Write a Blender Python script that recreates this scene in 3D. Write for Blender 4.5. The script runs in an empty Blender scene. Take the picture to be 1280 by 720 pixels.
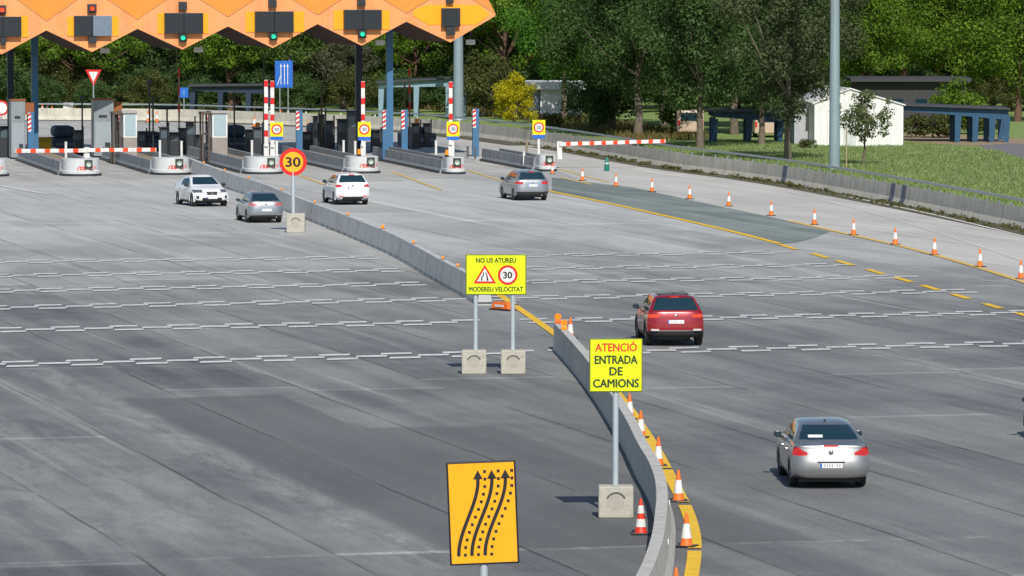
import bpy, math, random
import numpy as np
from mathutils import Vector, Matrix

R = math.radians
C = bpy.context.scene.collection
scene = bpy.context.scene

# ------------------------------------------------------------------ camera
F, HC, YH = 6500.0, 11.82, -28.0
PITCH = math.atan((360 - YH) / F)
cd = bpy.data.cameras.new("camera")
cam = bpy.data.objects.new("camera", cd); C.objects.link(cam)
cam.location = (0, 0, HC)
cam.rotation_euler = (math.pi / 2 - PITCH, 0, 0)
cd.sensor_width = 36; cd.lens = 36 * F / 1280
cd.clip_start = 1; cd.clip_end = 6000
scene.camera = cam
# ------------------------------------------------------------------ sky and sun
SUND = Vector((-0.16, 1.0, -0.86)).normalized()     # direction the light travels
toS = -SUND
w = bpy.data.worlds.new("World"); scene.world = w; w.use_nodes = True
nt = w.node_tree; bg = nt.nodes['Background']
sky = nt.nodes.new('ShaderNodeTexSky'); sky.sky_type = 'NISHITA'; sky.sun_disc = False
sky.sun_elevation = math.asin(toS.z); sky.sun_rotation = math.atan2(toS.x, toS.y)
sky.air_density = 1.0; sky.dust_density = 0.6; sky.ozone_density = 1.5
nt.links.new(sky.outputs[0], bg.inputs[0]); bg.inputs[1].default_value = 0.095
sl = bpy.data.lights.new("sun", 'SUN'); sl.energy = 4.2; sl.angle = R(0.5); sl.color = (1, .95, .87)
so = bpy.data.objects.new("sun", sl); C.objects.link(so)
so.rotation_euler = SUND.to_track_quat('-Z', 'Y').to_euler()
scene.view_settings.view_transform = 'Standard'
scene.view_settings.look = 'None'
scene.view_settings.exposure = 0.0
scene.view_settings.gamma = 1

# ------------------------------------------------------------------ pixel -> world
def ray(px, py):
    dx = (px - 640) / F; dv = (360 - py) / F
    c, s = math.cos(PITCH), math.sin(PITCH)
    return Vector((dx, c + dv * s, -s + dv * c))
def G(px, py, z=0.0):
    r = ray(px, py); t = (z - HC) / r.z
    return Vector((r.x * t, r.y * t, z))
def Zat(py, Y):
    r = ray(640, py); return HC + r.z * Y / r.y
def Xat(px, py, Y):
    r = ray(px, py); return r.x * Y / r.y
def sc(py): return (py - YH) / HC

# ------------------------------------------------------------------ materials
MATS = {}
def mat(name, col, rough=.7, metal=0, var=.12, vscale=3.0, coat=0, emit=None, bump=0, spec=.5, dirt=None, trans=0):
    if name in MATS: return MATS[name]
    m = bpy.data.materials.new(name); m.use_nodes = True; MATS[name] = m
    n = m.node_tree.nodes; l = m.node_tree.links; b = n['Principled BSDF']
    b.inputs['Roughness'].default_value = rough; b.inputs['Metallic'].default_value = metal
    b.inputs['Coat Weight'].default_value = coat; b.inputs['Coat Roughness'].default_value = .05
    b.inputs['Specular IOR Level'].default_value = spec
    if emit:
        b.inputs['Emission Color'].default_value = (*emit[0], 1); b.inputs['Emission Strength'].default_value = emit[1]
    if var:
        tc = n.new('ShaderNodeTexCoord'); nz = n.new('ShaderNodeTexNoise')
        nz.inputs['Scale'].default_value = vscale; nz.inputs['Detail'].default_value = 6; nz.inputs['Roughness'].default_value = .65
        l.new(tc.outputs['Object'], nz.inputs['Vector'])
        mr = n.new('ShaderNodeMapRange'); mr.inputs['From Min'].default_value = .3; mr.inputs['From Max'].default_value = .7
        mr.inputs['To Min'].default_value = 1 - var; mr.inputs['To Max'].default_value = 1 + var
        l.new(nz.outputs[0], mr.inputs['Value'])
        mx = n.new('ShaderNodeVectorMath'); mx.operation = 'SCALE'; mx.inputs[0].default_value = col[:3]
        l.new(mr.outputs[0], mx.inputs['Scale']); out = mx.outputs[0]
        if dirt:
            nz2 = n.new('ShaderNodeTexNoise'); nz2.inputs['Scale'].default_value = dirt[1]; nz2.inputs['Detail'].default_value = 8
            nz2.inputs['Roughness'].default_value = .7
            mp = n.new('ShaderNodeMapping'); mp.inputs['Scale'].default_value = (1, 1, dirt[2] if len(dirt) > 2 else 1)
            l.new(tc.outputs['Object'], mp.inputs['Vector']); l.new(mp.outputs[0], nz2.inputs['Vector'])
            r2 = n.new('ShaderNodeMapRange'); r2.inputs['From Min'].default_value = .48; r2.inputs['From Max'].default_value = .72
            r2.inputs['To Max'].default_value = .75; l.new(nz2.outputs[0], r2.inputs['Value'])
            mc = n.new('ShaderNodeMix'); mc.data_type = 'RGBA'; l.new(r2.outputs[0], mc.inputs[0]); l.new(out, mc.inputs[6])
            mc.inputs[7].default_value = (*dirt[0], 1); out = mc.outputs[2]
        l.new(out, b.inputs['Base Color'])
        if bump:
            bp = n.new('ShaderNodeBump'); bp.inputs['Strength'].default_value = bump; bp.inputs['Distance'].default_value = .02
            l.new(nz.outputs[0], bp.inputs['Height']); l.new(bp.outputs[0], b.inputs['Normal'])
    else:
        b.inputs['Base Color'].default_value = (*col[:3], 1)
    return m

def leaf_mat(name, c1, c2, trans=.3):
    if name in MATS: return MATS[name]
    m = bpy.data.materials.new(name); m.use_nodes = True; MATS[name] = m
    n = m.node_tree.nodes; l = m.node_tree.links; n.remove(n['Principled BSDF']); o = n['Material Output']
    tc = n.new('ShaderNodeTexCoord'); nz = n.new('ShaderNodeTexNoise'); nz.inputs['Scale'].default_value = .55; nz.inputs['Detail'].default_value = 5
    l.new(tc.outputs['Object'], nz.inputs['Vector'])
    at = n.new('ShaderNodeAttribute'); at.attribute_name = 'leaf_tone'
    ad = n.new('ShaderNodeMath'); ad.operation = 'ADD'; l.new(nz.outputs[0], ad.inputs[0]); l.new(at.outputs['Fac'], ad.inputs[1])
    mr = n.new('ShaderNodeMapRange'); mr.inputs['From Min'].default_value = .3; mr.inputs['From Max'].default_value = 1.2
    l.new(ad.outputs[0], mr.inputs['Value'])
    mc = n.new('ShaderNodeMix'); mc.data_type = 'RGBA'; mc.inputs[6].default_value = (*c1, 1); mc.inputs[7].default_value = (*c2, 1)
    l.new(mr.outputs[0], mc.inputs[0])
    d = n.new('ShaderNodeBsdfDiffuse'); t = n.new('ShaderNodeBsdfTranslucent'); g = n.new('ShaderNodeBsdfGlossy'); g.inputs['Roughness'].default_value = .45
    l.new(mc.outputs[2], d.inputs[0]); l.new(mc.outputs[2], t.inputs[0]); g.inputs[0].default_value = (.6, .65, .6, 1)
    ms = n.new('ShaderNodeMixShader'); ms.inputs[0].default_value = trans; l.new(d.outputs[0], ms.inputs[1]); l.new(t.outputs[0], ms.inputs[2])
    m2 = n.new('ShaderNodeMixShader'); m2.inputs[0].default_value = .012; l.new(ms.outputs[0], m2.inputs[1]); l.new(g.outputs[0], m2.inputs[2])
    l.new(m2.outputs[0], o.inputs[0])
    return m

# ------------------------------------------------------------------ object helpers
def tag(o, label=None, cat=None, group=None, kind=None):
    if label: o['label'] = label
    if cat: o['category'] = cat
    if group: o['group'] = group
    if kind: o['kind'] = kind
    return o
def thing(name, loc, label, cat, rz=0, group=None):
    o = bpy.data.objects.new(name, None); C.objects.link(o); o.empty_display_size = .2
    o.location = loc; o.rotation_euler = (0, 0, rz)
    return tag(o, label, cat, group)
def copy_tree(o, parent=None):
    c = o.copy(); C.objects.link(c)
    if parent: c.parent = parent
    for ch in [x for x in bpy.data.objects if x.parent == o]: copy_tree(ch, c)
    return c
class MB:
    def __init__(s): s.v = []; s.f = []; s.sm = []; s.mi = []; s.m = 0
    def add(s, vs, fs, smooth=False):
        k = len(s.v); s.v += [tuple(p) for p in vs]
        for q in fs: s.f.append(tuple(i + k for i in q)); s.sm.append(smooth); s.mi.append(s.m)
        return s
    def box(s, x0, x1, y0, y1, z0, z1):
        return s.add([(x0,y0,z0),(x1,y0,z0),(x1,y1,z0),(x0,y1,z0),(x0,y0,z1),(x1,y0,z1),(x1,y1,z1),(x0,y1,z1)],
              [(3,2,1,0),(4,5,6,7),(0,1,5,4),(1,2,6,5),(2,3,7,6),(3,0,4,7)])
    def cyl(s, a, b, r0, r1=None, n=12, caps=True, smooth=True):
        a = Vector(a); b = Vector(b); r1 = r0 if r1 is None else r1
        d = (b - a).normalized(); u = d.orthogonal().normalized(); v = d.cross(u)
        vs = []
        for p, r in ((a, r0), (b, r1)):
            for i in range(n):
                t = 2 * math.pi * i / n; vs.append(p + u * math.cos(t) * r + v * math.sin(t) * r)
        s.add(vs, [(i, (i + 1) % n, n + (i + 1) % n, n + i) for i in range(n)], smooth)
        if caps: s.add(vs, [tuple(range(n))[::-1], tuple(range(n, 2 * n))])
        return s
    def tube(s, pts, rs, n=8):
        for i in range(len(pts) - 1): s.cyl(pts[i], pts[i + 1], rs[i], rs[i + 1], n, caps=(i == len(pts) - 2))
        return s
    def lathe(s, prof, n=20, c=(0, 0, 0)):
        vs = []
        for r, z in prof:
            for i in range(n):
                t = 2 * math.pi * i / n; vs.append((c[0] + r * math.cos(t), c[1] + r * math.sin(t), c[2] + z))
        fs = []
        for k in range(len(prof) - 1):
            for i in range(n): fs.append((k*n+i, k*n+(i+1)%n, (k+1)*n+(i+1)%n, (k+1)*n+i))
        return s.add(vs, fs, True)
    def prism(s, poly, vec):
        n = len(poly); vec = Vector(vec); P = [Vector(p) for p in poly]
        vs = P + [p + vec for p in P]
        return s.add(vs, [tuple(range(n)), tuple(range(n, 2*n))[::-1]] + [(i, n + i, n + (i+1)%n, (i+1)%n) for i in range(n)])
    def sweep(s, path, prof, closed=True, cap=True):
        """profile (offset right of travel, z) along xy path"""
        P = [Vector((p[0], p[1], p[2] if len(p) > 2 else 0)) for p in path]; m = len(prof); vs = []
        for i, p in enumerate(P):
            d = (P[min(i+1, len(P)-1)] - P[max(i-1, 0)]); d.z = 0; d.normalize(); r = Vector((d.y, -d.x, 0))
            for o, z in prof: vs.append(p + r * o + Vector((0, 0, z)))
        fs = []
        for i in range(len(P) - 1):
            for j in range(m if closed else m - 1):
                fs.append((i*m+j, (i+1)*m+j, (i+1)*m+(j+1)%m, i*m+(j+1)%m))
        s.add(vs, fs)
        if cap and closed: s.add(vs, [tuple(range(m)), tuple(range((len(P)-1)*m, len(P)*m))[::-1]])
        return s
    def build(s, name, m, parent=None, bevel=0, loc=None, rz=0):
        me = bpy.data.meshes.new(name); me.from_pydata(s.v, [], s.f)
        me.polygons.foreach_set('use_smooth', s.sm)
        for x in (m if isinstance(m, (list, tuple)) else [m]): me.materials.append(x)
        if any(s.mi): me.polygons.foreach_set('material_index', s.mi)
        import bmesh
        bm = bmesh.new(); bm.from_mesh(me); bmesh.ops.recalc_face_normals(bm, faces=bm.faces); bm.to_mesh(me); bm.free()
        o = bpy.data.objects.new(name, me); C.objects.link(o)
        if parent: o.parent = parent
        if loc is not None: o.location = loc
        if rz: o.rotation_euler = (0, 0, rz)
        if bevel:
            b = o.modifiers.new('bevel', 'BEVEL'); b.width = bevel; b.segments = 2; b.limit_method = 'ANGLE'
        return o
def sheet(name, poly, z, m, kind='structure', parent=None):
    mb = MB(); mb.add([(p[0], p[1], z) for p in poly], [tuple(range(len(poly)))])
    o = mb.build(name, m, parent)
    if kind: o['kind'] = kind
    if o.data.polygons[0].normal.z < 0: o.data.flip_normals()
    return o
def ribbon(path, width, z, mb):
    return mb.sweep([(p[0], p[1], z) for p in path], [(-width/2, 0), (width/2, 0)], closed=False)
def text_mesh(body, size, cx, cz, y, m, parent, name='lettering', width=None, bold=.02, rot=0):
    cu = bpy.data.curves.new('t', 'FONT'); cu.body = body; cu.size = size; cu.align_x = 'CENTER'; cu.align_y = 'CENTER'
    cu.extrude = 0; cu.resolution_u = 3
    o = bpy.data.objects.new('t', cu); C.objects.link(o); bpy.context.view_layer.update()
    me = bpy.data.meshes.new_from_object(o.evaluated_get(bpy.context.evaluated_depsgraph_get()))
    bpy.data.objects.remove(o); bpy.data.curves.remove(cu)
    xs = [v.co.x for v in me.vertices]; zs = [v.co.y for v in me.vertices]
    mx = (max(xs)+min(xs))/2; mz = (max(zs)+min(zs))/2
    k = width / (max(xs) - min(xs)) if width else 1
    vs0 = [((v.co.x - mx) * k, v.co.y - mz) for v in me.vertices]; fs0 = [tuple(p.vertices) for p in me.polygons]; bpy.data.meshes.remove(me)
    vs, fs = [], []; e = bold * size
    for c, (ox, oz) in enumerate(((0, 0), (-e, 0), (e, 0), (0, -e*.7), (0, e*.7))):
        q = len(vs); vs += [(a + ox + cx, y - .0012 * c, b_ + oz + cz) for a, b_ in vs0]; fs += [tuple(i + q for i in f) for f in fs0]
    me = bpy.data.meshes.new(name); me.from_pydata(vs, [], fs); me.materials.append(m)
    ob = bpy.data.objects.new(name, me); C.objects.link(ob); ob.parent = parent
    return ob
ORD = ['first','second','third','fourth','fifth','sixth','seventh','eighth','ninth','tenth','eleventh','twelfth','thirteenth']

# ------------------------------------------------------------------ road shader
LANE = R(14)
def road_mat(name, dark, light, farc, strips=True, contrast=1.0, fade=(160, 268)):
    m = bpy.data.materials.new(name); m.use_nodes = True; MATS[name] = m
    n = m.node_tree.nodes; l = m.node_tree.links; b = n['Principled BSDF']; b.inputs['Roughness'].default_value = .85
    b.inputs['Specular IOR Level'].default_value = .25
    geo = n.new('ShaderNodeNewGeometry')
    mp = n.new('ShaderNodeMapping'); mp.inputs['Rotation'].default_value = (0, 0, -LANE); l.new(geo.outputs['Position'], mp.inputs[0])
    sep = n.new('ShaderNodeSeparateXYZ'); l.new(mp.outputs[0], sep.inputs[0])
    def math_(op, a, bb=None, c=None):
        k = n.new('ShaderNodeMath'); k.operation = op
        for i, x in enumerate((a, bb, c)):
            if x is None: continue
            if isinstance(x, (int, float)): k.inputs[i].default_value = x
            else: l.new(x, k.inputs[i])
        return k.outputs[0]
    def noise(sx, sy, scale=1, detail=6, rough=.6, off=0, dist=0):
        q = n.new('ShaderNodeMapping'); q.inputs['Scale'].default_value = (sx, sy, 1); q.inputs['Location'].default_value = (off, off * 1.7, off)
        l.new(mp.outputs[0], q.inputs[0]); z = n.new('ShaderNodeTexNoise'); z.inputs['Scale'].default_value = scale
        z.inputs['Detail'].default_value = detail; z.inputs['Roughness'].default_value = rough; z.inputs['Distortion'].default_value = dist
        l.new(q.outputs[0], z.inputs['Vector']); return z.outputs[0]
    def rng(v, a, bq, c=0, d=1, smooth=True):
        k = n.new('ShaderNodeMapRange'); k.interpolation_type = 'SMOOTHSTEP' if smooth else 'LINEAR'
        for i, x in enumerate((v, a, bq, c, d)):
            if isinstance(x, (int, float)): k.inputs[i].default_value = x
            else: l.new(x, k.inputs[i])
        return k.outputs[0]
    wob = noise(.25, .05, 1, 3, off=9)
    v = math_('ADD', sep.outputs[0], math_('MULTIPLY', math_('SUBTRACT', wob, .5), .5))
    lane = math_('DIVIDE', math_('SUBTRACT', v, 22.2 - 4.07 * 20), 4.07)
    fr = math_('FRACT', lane); fl = math_('FLOOR', lane)
    seam = math_('MINIMUM', fr, math_('SUBTRACT', 1.0, fr))
    wn0 = n.new('ShaderNodeTexWhiteNoise'); wn0.noise_dimensions = '1D'; l.new(fl, wn0.inputs['W'])
    ulen = math_('ADD', math_('DIVIDE', sep.outputs[1], 52.0), math_('MULTIPLY', wn0.outputs[0], 0.55))
    ufl = math_('FLOOR', ulen); ufr = math_('FRACT', ulen)
    wn = n.new('ShaderNodeTexWhiteNoise'); wn.noise_dimensions = '2D'
    cb = n.new('ShaderNodeCombineXYZ'); l.new(fl, cb.inputs[0]); l.new(ufl, cb.inputs[1]); l.new(cb.outputs[0], wn.inputs['Vector'])
    streak = noise(.85, .030, 1, 6, .55, 3, .3)
    streak2 = noise(3.5, .12, 1, 5, .6, 17)
    blot = noise(.16, .07, 1, 6, .6, 31, .6)
    lat = noise(.5, 1.1, 1, 6, .7, 50)
    fine = noise(9, 9, 1, 5, .7, 70)
    # wheel-track wear: within each paving lane
    track = math_('ABSOLUTE', math_('SUBTRACT', math_('ABSOLUTE', math_('SUBTRACT', fr, .5)), .24))
    t = math_('MULTIPLY', rng(streak, .38, .64), .30)
    t = math_('ADD', t, math_('MULTIPLY', rng(streak2, .35, .68), .09))
    t = math_('ADD', t, math_('MULTIPLY', rng(blot, .36, .66), .46))
    t = math_('ADD', t, math_('MULTIPLY', rng(lat, .4, .72), .13))
    t = math_('ADD', t, math_('MULTIPLY', math_('SUBTRACT', wn.outputs[0], .5), .40 if strips else .12))
    t = math_('SUBTRACT', t, math_('MULTIPLY', rng(track, 0.0, .2, 1, 0), .10))
    t = math_('MULTIPLY', math_('SUBTRACT', t, .1), contrast)
    # pale scuffs: thin, long and worn through
    scf = rng(noise(1.1, .022, 1, 7, .62, 111, .3), .59, .68)
    t = math_('ADD', t, math_('MULTIPLY', scf, .55))
    dk_f = 1.0
    if strips:
        U = math_('ADD', sep.outputs[1], math_('MULTIPLY', math_('SUBTRACT', lat, .5), 1.2)); V = math_('ADD', sep.outputs[0], math_('MULTIPLY', math_('SUBTRACT', streak2, .5), .5))
        def win(x, a, b_, soft): return math_('MULTIPLY', rng(x, a - soft, a + soft), rng(x, b_ - soft, b_ + soft, 1, 0))
        wearn = rng(noise(.9, .16, 1, 9, .74, 140, .4), .40, .62)
        for (v0, v1, sv, u0, u1, su, amp) in ((23.35, 24.45, .3, 100, 172, 6, .75), (15.2, 21.7, .5, 106, 141, 5, .48), (50.3, 51.7, .35, 134, 160, 4, .6), (54.5, 56.0, .5, 118, 150, 5, .4), (44.5, 45.6, .4, 96, 118, 4, .5), (8, 14, .6, 100, 150, 6, .4), (21.9, 23.3, .3, 100, 128, 6, .3)):
            t = math_('ADD', t, math_('MULTIPLY', math_('MULTIPLY', math_('MULTIPLY', win(V, v0, v1, sv), win(U, u0, u1, su)), wearn), amp))
        d1 = math_('MULTIPLY', win(V, 24.6, 29.2, .22), win(U, 104.0, 144.2, .35)); d2 = math_('MULTIPLY', win(V, 29.2, 32.6, .22), win(U, 104.0, 133.0, .35))
        dd = math_('ADD', d1, d2)
        t = math_('SUBTRACT', t, math_('MULTIPLY', math_('MULTIPLY', dd, t), .62))
        dk_f = math_('SUBTRACT', 1.0, math_('MULTIPLY', dd, .10))
        jl = math_('MULTIPLY', win(V, 12, 41, .3), win(U, 103.75, 104.05, .08)); t = math_('ADD', t, math_('MULTIPLY', math_('MULTIPLY', jl, wearn), .8))
    mc = n.new('ShaderNodeMix'); mc.data_type = 'RGBA'; mc.clamp_factor = False; l.new(t, mc.inputs[0])
    mc.inputs[6].default_value = (*dark, 1); mc.inputs[7].default_value = (*light, 1)
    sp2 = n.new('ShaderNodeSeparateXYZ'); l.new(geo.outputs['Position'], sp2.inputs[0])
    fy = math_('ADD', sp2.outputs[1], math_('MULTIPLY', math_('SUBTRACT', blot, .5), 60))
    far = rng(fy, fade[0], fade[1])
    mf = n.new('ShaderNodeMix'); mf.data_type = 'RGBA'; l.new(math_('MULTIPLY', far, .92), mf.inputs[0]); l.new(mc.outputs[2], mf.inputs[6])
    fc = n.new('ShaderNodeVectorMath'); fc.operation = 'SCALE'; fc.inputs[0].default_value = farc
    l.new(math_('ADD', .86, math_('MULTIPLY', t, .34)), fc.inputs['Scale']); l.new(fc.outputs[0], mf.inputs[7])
    # seams, transverse joints, aggregate
    sm = rng(math_('ADD', seam, math_('MULTIPLY', math_('SUBTRACT', lat, .5), .010)), .007, .013, .5, 1)
    sm = math_('ADD', sm, math_('MULTIPLY', math_('SUBTRACT', 1.0, sm), rng(streak2, .45, .62)))
    js = math_('MINIMUM', ufr, math_('SUBTRACT', 1.0, ufr)); jn = rng(js, .003, .006, 1.35, 1)
    ag = rng(fine, .3, .7, .80, 1.20, False)
    sc_ = math_('MULTIPLY', math_('MULTIPLY', sm, math_('MULTIPLY', jn, dk_f) if strips else 1.0), ag)
    fin = n.new('ShaderNodeVectorMath'); fin.operation = 'SCALE'; l.new(mf.outputs[2], fin.inputs[0]); l.new(sc_, fin.inputs['Scale'])
    l.new(fin.outputs[0], b.inputs['Base Color'])
    bp = n.new('ShaderNodeBump'); bp.inputs['Strength'].default_value = .25; bp.inputs['Distance'].default_value = .01
    l.new(fine, bp.inputs['Height']); l.new(bp.outputs[0], b.inputs['Normal'])
    return m
def paint_mat(name, col, wear=.5, under=(.12,.125,.13)):
    m = bpy.data.materials.new(name); m.use_nodes = True; MATS[name] = m
    n = m.node_tree.nodes; l = m.node_tree.links; b = n['Principled BSDF']; b.inputs['Roughness'].default_value = .7
    geo = n.new('ShaderNodeNewGeometry'); nz = n.new('ShaderNodeTexNoise'); nz.inputs['Scale'].default_value = 2.2; nz.inputs['Detail'].default_value = 9; nz.inputs['Roughness'].default_value = .75
    l.new(geo.outputs['Position'], nz.inputs['Vector'])
    mr = n.new('ShaderNodeMapRange'); mr.inputs[1].default_value = .42; mr.inputs[2].default_value = .72; mr.inputs[4].default_value = wear; l.new(nz.outputs[0], mr.inputs[0])
    mc = n.new('ShaderNodeMix'); mc.data_type = 'RGBA'; l.new(mr.outputs[0], mc.inputs[0]); mc.inputs[6].default_value = (*col, 1); mc.inputs[7].default_value = (*under, 1)
    l.new(mc.outputs[2], b.inputs['Base Color']); return m

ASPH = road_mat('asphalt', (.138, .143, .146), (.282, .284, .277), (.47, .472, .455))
CONC = road_mat('pale_concrete_road', (.45, .44, .41), (.68, .66, .61), (.36, .35, .32), strips=False, contrast=.7, fade=(900, 1000))
GREEN = road_mat('green_painted_asphalt', (.155, .185, .175), (.31, .345, .325), (.13, .175, .155), strips=False, contrast=1.0, fade=(900,1000))
YEL = paint_mat('yellow_road_paint', (.86, .53, .010), .3)
YEL2 = paint_mat('worn_yellow_road_paint', (.80, .52, .10), .75, (.25,.24,.2))
WHT = paint_mat('white_road_paint', (.72, .73, .72), .65)
WHT2 = paint_mat('faded_white_road_paint', (.74, .72, .68), .8, (.45,.43,.4))

# ------------------------------------------------------------------ terrain and roads
def ground_mat():
    m = bpy.data.materials.new('meadow'); m.use_nodes = True
    n = m.node_tree.nodes; l = m.node_tree.links; b = n['Principled BSDF']; b.inputs['Roughness'].default_value = .95; b.inputs['Specular IOR Level'].default_value = .1
    geo = n.new('ShaderNodeNewGeometry')
    def nz(s, d=6, r=.6):
        z = n.new('ShaderNodeTexNoise'); z.inputs['Scale'].default_value = s; z.inputs['Detail'].default_value = d; z.inputs['Roughness'].default_value = r
        l.new(geo.outputs['Position'], z.inputs['Vector']); return z.outputs[0]
    def mix(f, a, c):
        k = n.new('ShaderNodeMix'); k.data_type = 'RGBA'; l.new(f, k.inputs[0])
        for i, x in ((6, a), (7, c)):
            if isinstance(x, tuple): k.inputs[i].default_value = (*x, 1)
            else: l.new(x, k.inputs[i])
        return k.outputs[2]
    def rg(v, a, c):
        k = n.new('ShaderNodeMapRange'); k.inputs[1].default_value = a; k.inputs[2].default_value = c; l.new(v, k.inputs[0]); return k.outputs[0]
    g = mix(rg(nz(1.6, 8, .7), .35, .65), (.14, .22, .06), (.28, .35, .13))
    g = mix(rg(nz(.12, 6), .56, .70), g, (.34, .26, .15))
    l.new(g, b.inputs['Base Color']); return m
MEADOW = ground_mat()
sheet('ground', [(-700, -60), (700, -60), (900, 3000), (-900, 3000)], -.12, MEADOW)

# barrier foot line (right edge of the paved area), from far left to near right
RB = [(-160,149),(-40,149),(60,150),(200,151),(300,154),(400,158),(500,163),(580,170),(660,180),(727,190),(840,210),(965,227),(1107,252),(1280,287),(1400,314),(1560,352)]
RBw = [G(*p) for p in RB]
def smooth_path(pts, k=6):
    out = []; P = [Vector(p) for p in pts]
    for i in range(len(P) - 1):
        p0 = P[max(i-1,0)]; p1 = P[i]; p2 = P[i+1]; p3 = P[min(i+2,len(P)-1)]
        for j in range(k):
            t = j / k
            out.append(0.5*((2*p1)+(p2-p0)*t+(2*p0-5*p1+4*p2-p3)*t*t+(3*p1-p0-3*p2+p3)*t**3))
    out.append(P[-1]); return out
RBs = smooth_path(RBw, 5)
near = [(60, 60), (-60, 60), (-60, 200)]
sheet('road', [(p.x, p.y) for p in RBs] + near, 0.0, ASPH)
# raised block of earth and verge under the grass on the right of the barrier
strip = [p for p in RBs if p.x > -6]
# pale concrete strip right of the coned lane
edge = [G(*p) for p in [(560,168),(585,196),(600,205),(700,215),(728,227),(790,234),(890,256),(985,276),(1065,294),(1130,309),(1200,328),(1280,353),(1400,392),(1560,450)]]
sheet('concrete_shoulder', [(p.x, p.y) for p in edge] + [(p.x - .02, p.y - .02) for p in reversed([q for q in RBs if q.x > G(560,168).x])], .008, CONC)
sheet('green_hatched_lane', [(p.x, p.y) for p in [G(*q) for q in [(690,222),(728,227.5),(790,234.5),(890,256.5),(985,276.5),(1040,288.5),(1020,297),(996,303),(975,305),(900,286),(800,263),(690,240)]]], .012, GREEN)
# plaza apron, lighter concrete between the islands
sheet('plaza_apron', [(p.x, p.y) for p in [G(*q) for q in [(-160,226),(60,226),(245,222),(330,225),(480,226),(600,222),(690,219),(700,215),(600,205),(560,172),(400,160),(200,153),(-160,151)]]], .004,
      road_mat('worn_plaza_concrete', (.36,.36,.34), (.60,.59,.555), (.30,.30,.285), strips=False, contrast=.8, fade=(900,1000)))
DIRT = mat('dry_dirt_and_weeds', (.10, .088, .055), .95, var=.5, vscale=2.5, dirt=((.06,.075,.025), .8))
vp = [p for p in RBs if p.x > 2]
mb = MB(); mb.sweep([(p.x, p.y, .016) for p in vp], [(-.02, 0), (1.5, 0)], closed=False); o = mb.build('verge', DIRT); o['kind'] = 'structure'
vp2 = [p for p in RBs if -62 < p.x <= 2.5]
mb = MB(); mb.sweep([(p.x, p.y, .014) for p in vp2], [(-.02, 0), (2.2, 0)], closed=False); o = mb.build('verge_far', DIRT); o.name = 'verge'; o['kind'] = 'structure'

# white rumble bands: three staggered rows of dashes each
def lineY(rows):
    mb = MB()
    for (y0, y1, y2, xa, xb) in rows:
        A, B, D = G(0, y0), G(640, y1), G(1280, y2)
        def pos(X):
            if X < B.x: t = (X - A.x) / (B.x - A.x); return A.y + (B.y - A.y) * t
            t = (X - B.x) / (D.x - B.x); return B.y + (D.y - B.y) * t
        Xa = Xat(xa, y1, B.y); Xb = Xat(xb, y2, D.y) if xb >= 640 else Xat(xb, y1, B.y)
        rnd = random.Random(int(y0)); X = Xa - rnd.random() * 1.9
        while X < Xb:
            for off, row in ((0, 1.0), (.32, -1.0), (1.18, 0.0)):
                x0 = X + off; x1 = x0 + .96
                if x1 > Xb: continue
                yy0, yy1 = pos(x0) + row * .92, pos(x1) + row * .92
                mb.add([(x0, yy0-.36, .02), (x1, yy1-.36, .02), (x1, yy1+.36, .02), (x0, yy0+.36, .02)], [(0, 1, 2, 3)])
            X += 1.93
    return mb
MED = 640
left_end = {1: 690, 2: 660, 3: 640, 4: 600, 5: 560, 6: 520}
mbw = lineY([(456,442,430,-80,672),(413,402,391,-80,606),(385,373,363,-80,590),(364,353,344,-80,556),(345,336,329,-80,520),(327.7,320,312,-80,494)])
o = mbw.build('road_marking', WHT); o['kind'] = 'structure'
mbw = lineY([(456,442,430,742,1330),(413,402,391,706,1330),(385,373,363,660,1235),(364,353,344,640,1150),(345,336,329,640,1075),(327.7,320,312,640,1000)])
o = mbw.build('road_marking', paint_mat('white_road_paint_worn', (.66,.67,.66), .7)); o['kind'] = 'structure'
# yellow lines
def path_px(pts, k=6): return smooth_path([G(*p) for p in pts], k)
mb = MB(); ribbon(path_px([(686,239),(740,250),(800,263),(900,286),(975,305)]), .33, .022, mb); o = mb.build('road_marking', YEL); o['kind'] = 'structure'
mb = MB(); ribbon(path_px([(985,276),(1060,293),(1130,309),(1200,328),(1280,353),(1380,387)]), .30, .022, mb); ribbon(path_px([(700,212),(760,228)]), .2, .022, mb)
for seg in ([(585,213),(627,226),(686,239)], [(490,215),(552,238)], [(373,219),(408,232)], [(700,222),(740,231)]): ribbon(path_px(seg), .2, .022, mb)
o = mb.build('road_marking', YEL2); o['kind'] = 'structure'
mb = MB()
for (x, y) in [(985,309),(1025,320),(1056,329),(1094,340),(1129,350),(1163,360),(1201,371),(1241,383),(1281,394.5),(1322,407)]:
    ribbon([G(x-10, y-3.0), G(x+10, y+3.0)], .30, .022, mb)
o = mb.build('road_marking', YEL); o['kind'] = 'structure'
NY = [(600,352),(640,380),(687,413),(728,445),(775,497),(800,532),(820,563),(838,597),(858,637),(867,667),(868,693),(864,722),(857,750),(842,790)]
nyw = path_px(NY, 8); mb = MB(); gaps = [G(x, y+3) for x, y in ((787,526),(801,549),(823,584),(848,628),(858,685))]
run = []
for i in range(len(nyw) - 1):
    for j in range(4):
        p = nyw[i].lerp(nyw[i+1], j/4)
        if any((p - g).length < .24 for g in gaps):
            if len(run) > 1: ribbon(run, .29, .022, mb)
            run = []
        else: run.append(p)
if len(run) > 1: ribbon(run, .29, .022, mb)
o = mb.build('road_marking', YEL); o['kind'] = 'structure'
mb = MB(); ribbon(path_px([(1055,245),(1160,267),(1280,296),(1400,328)]), .18, .022, mb); ribbon(path_px([(985,240),(1120,275),(1280,327)]), .12, .022, mb)
ribbon(path_px([(0,232),(30,238),(60,243)]), .3, .022, mb)
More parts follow.
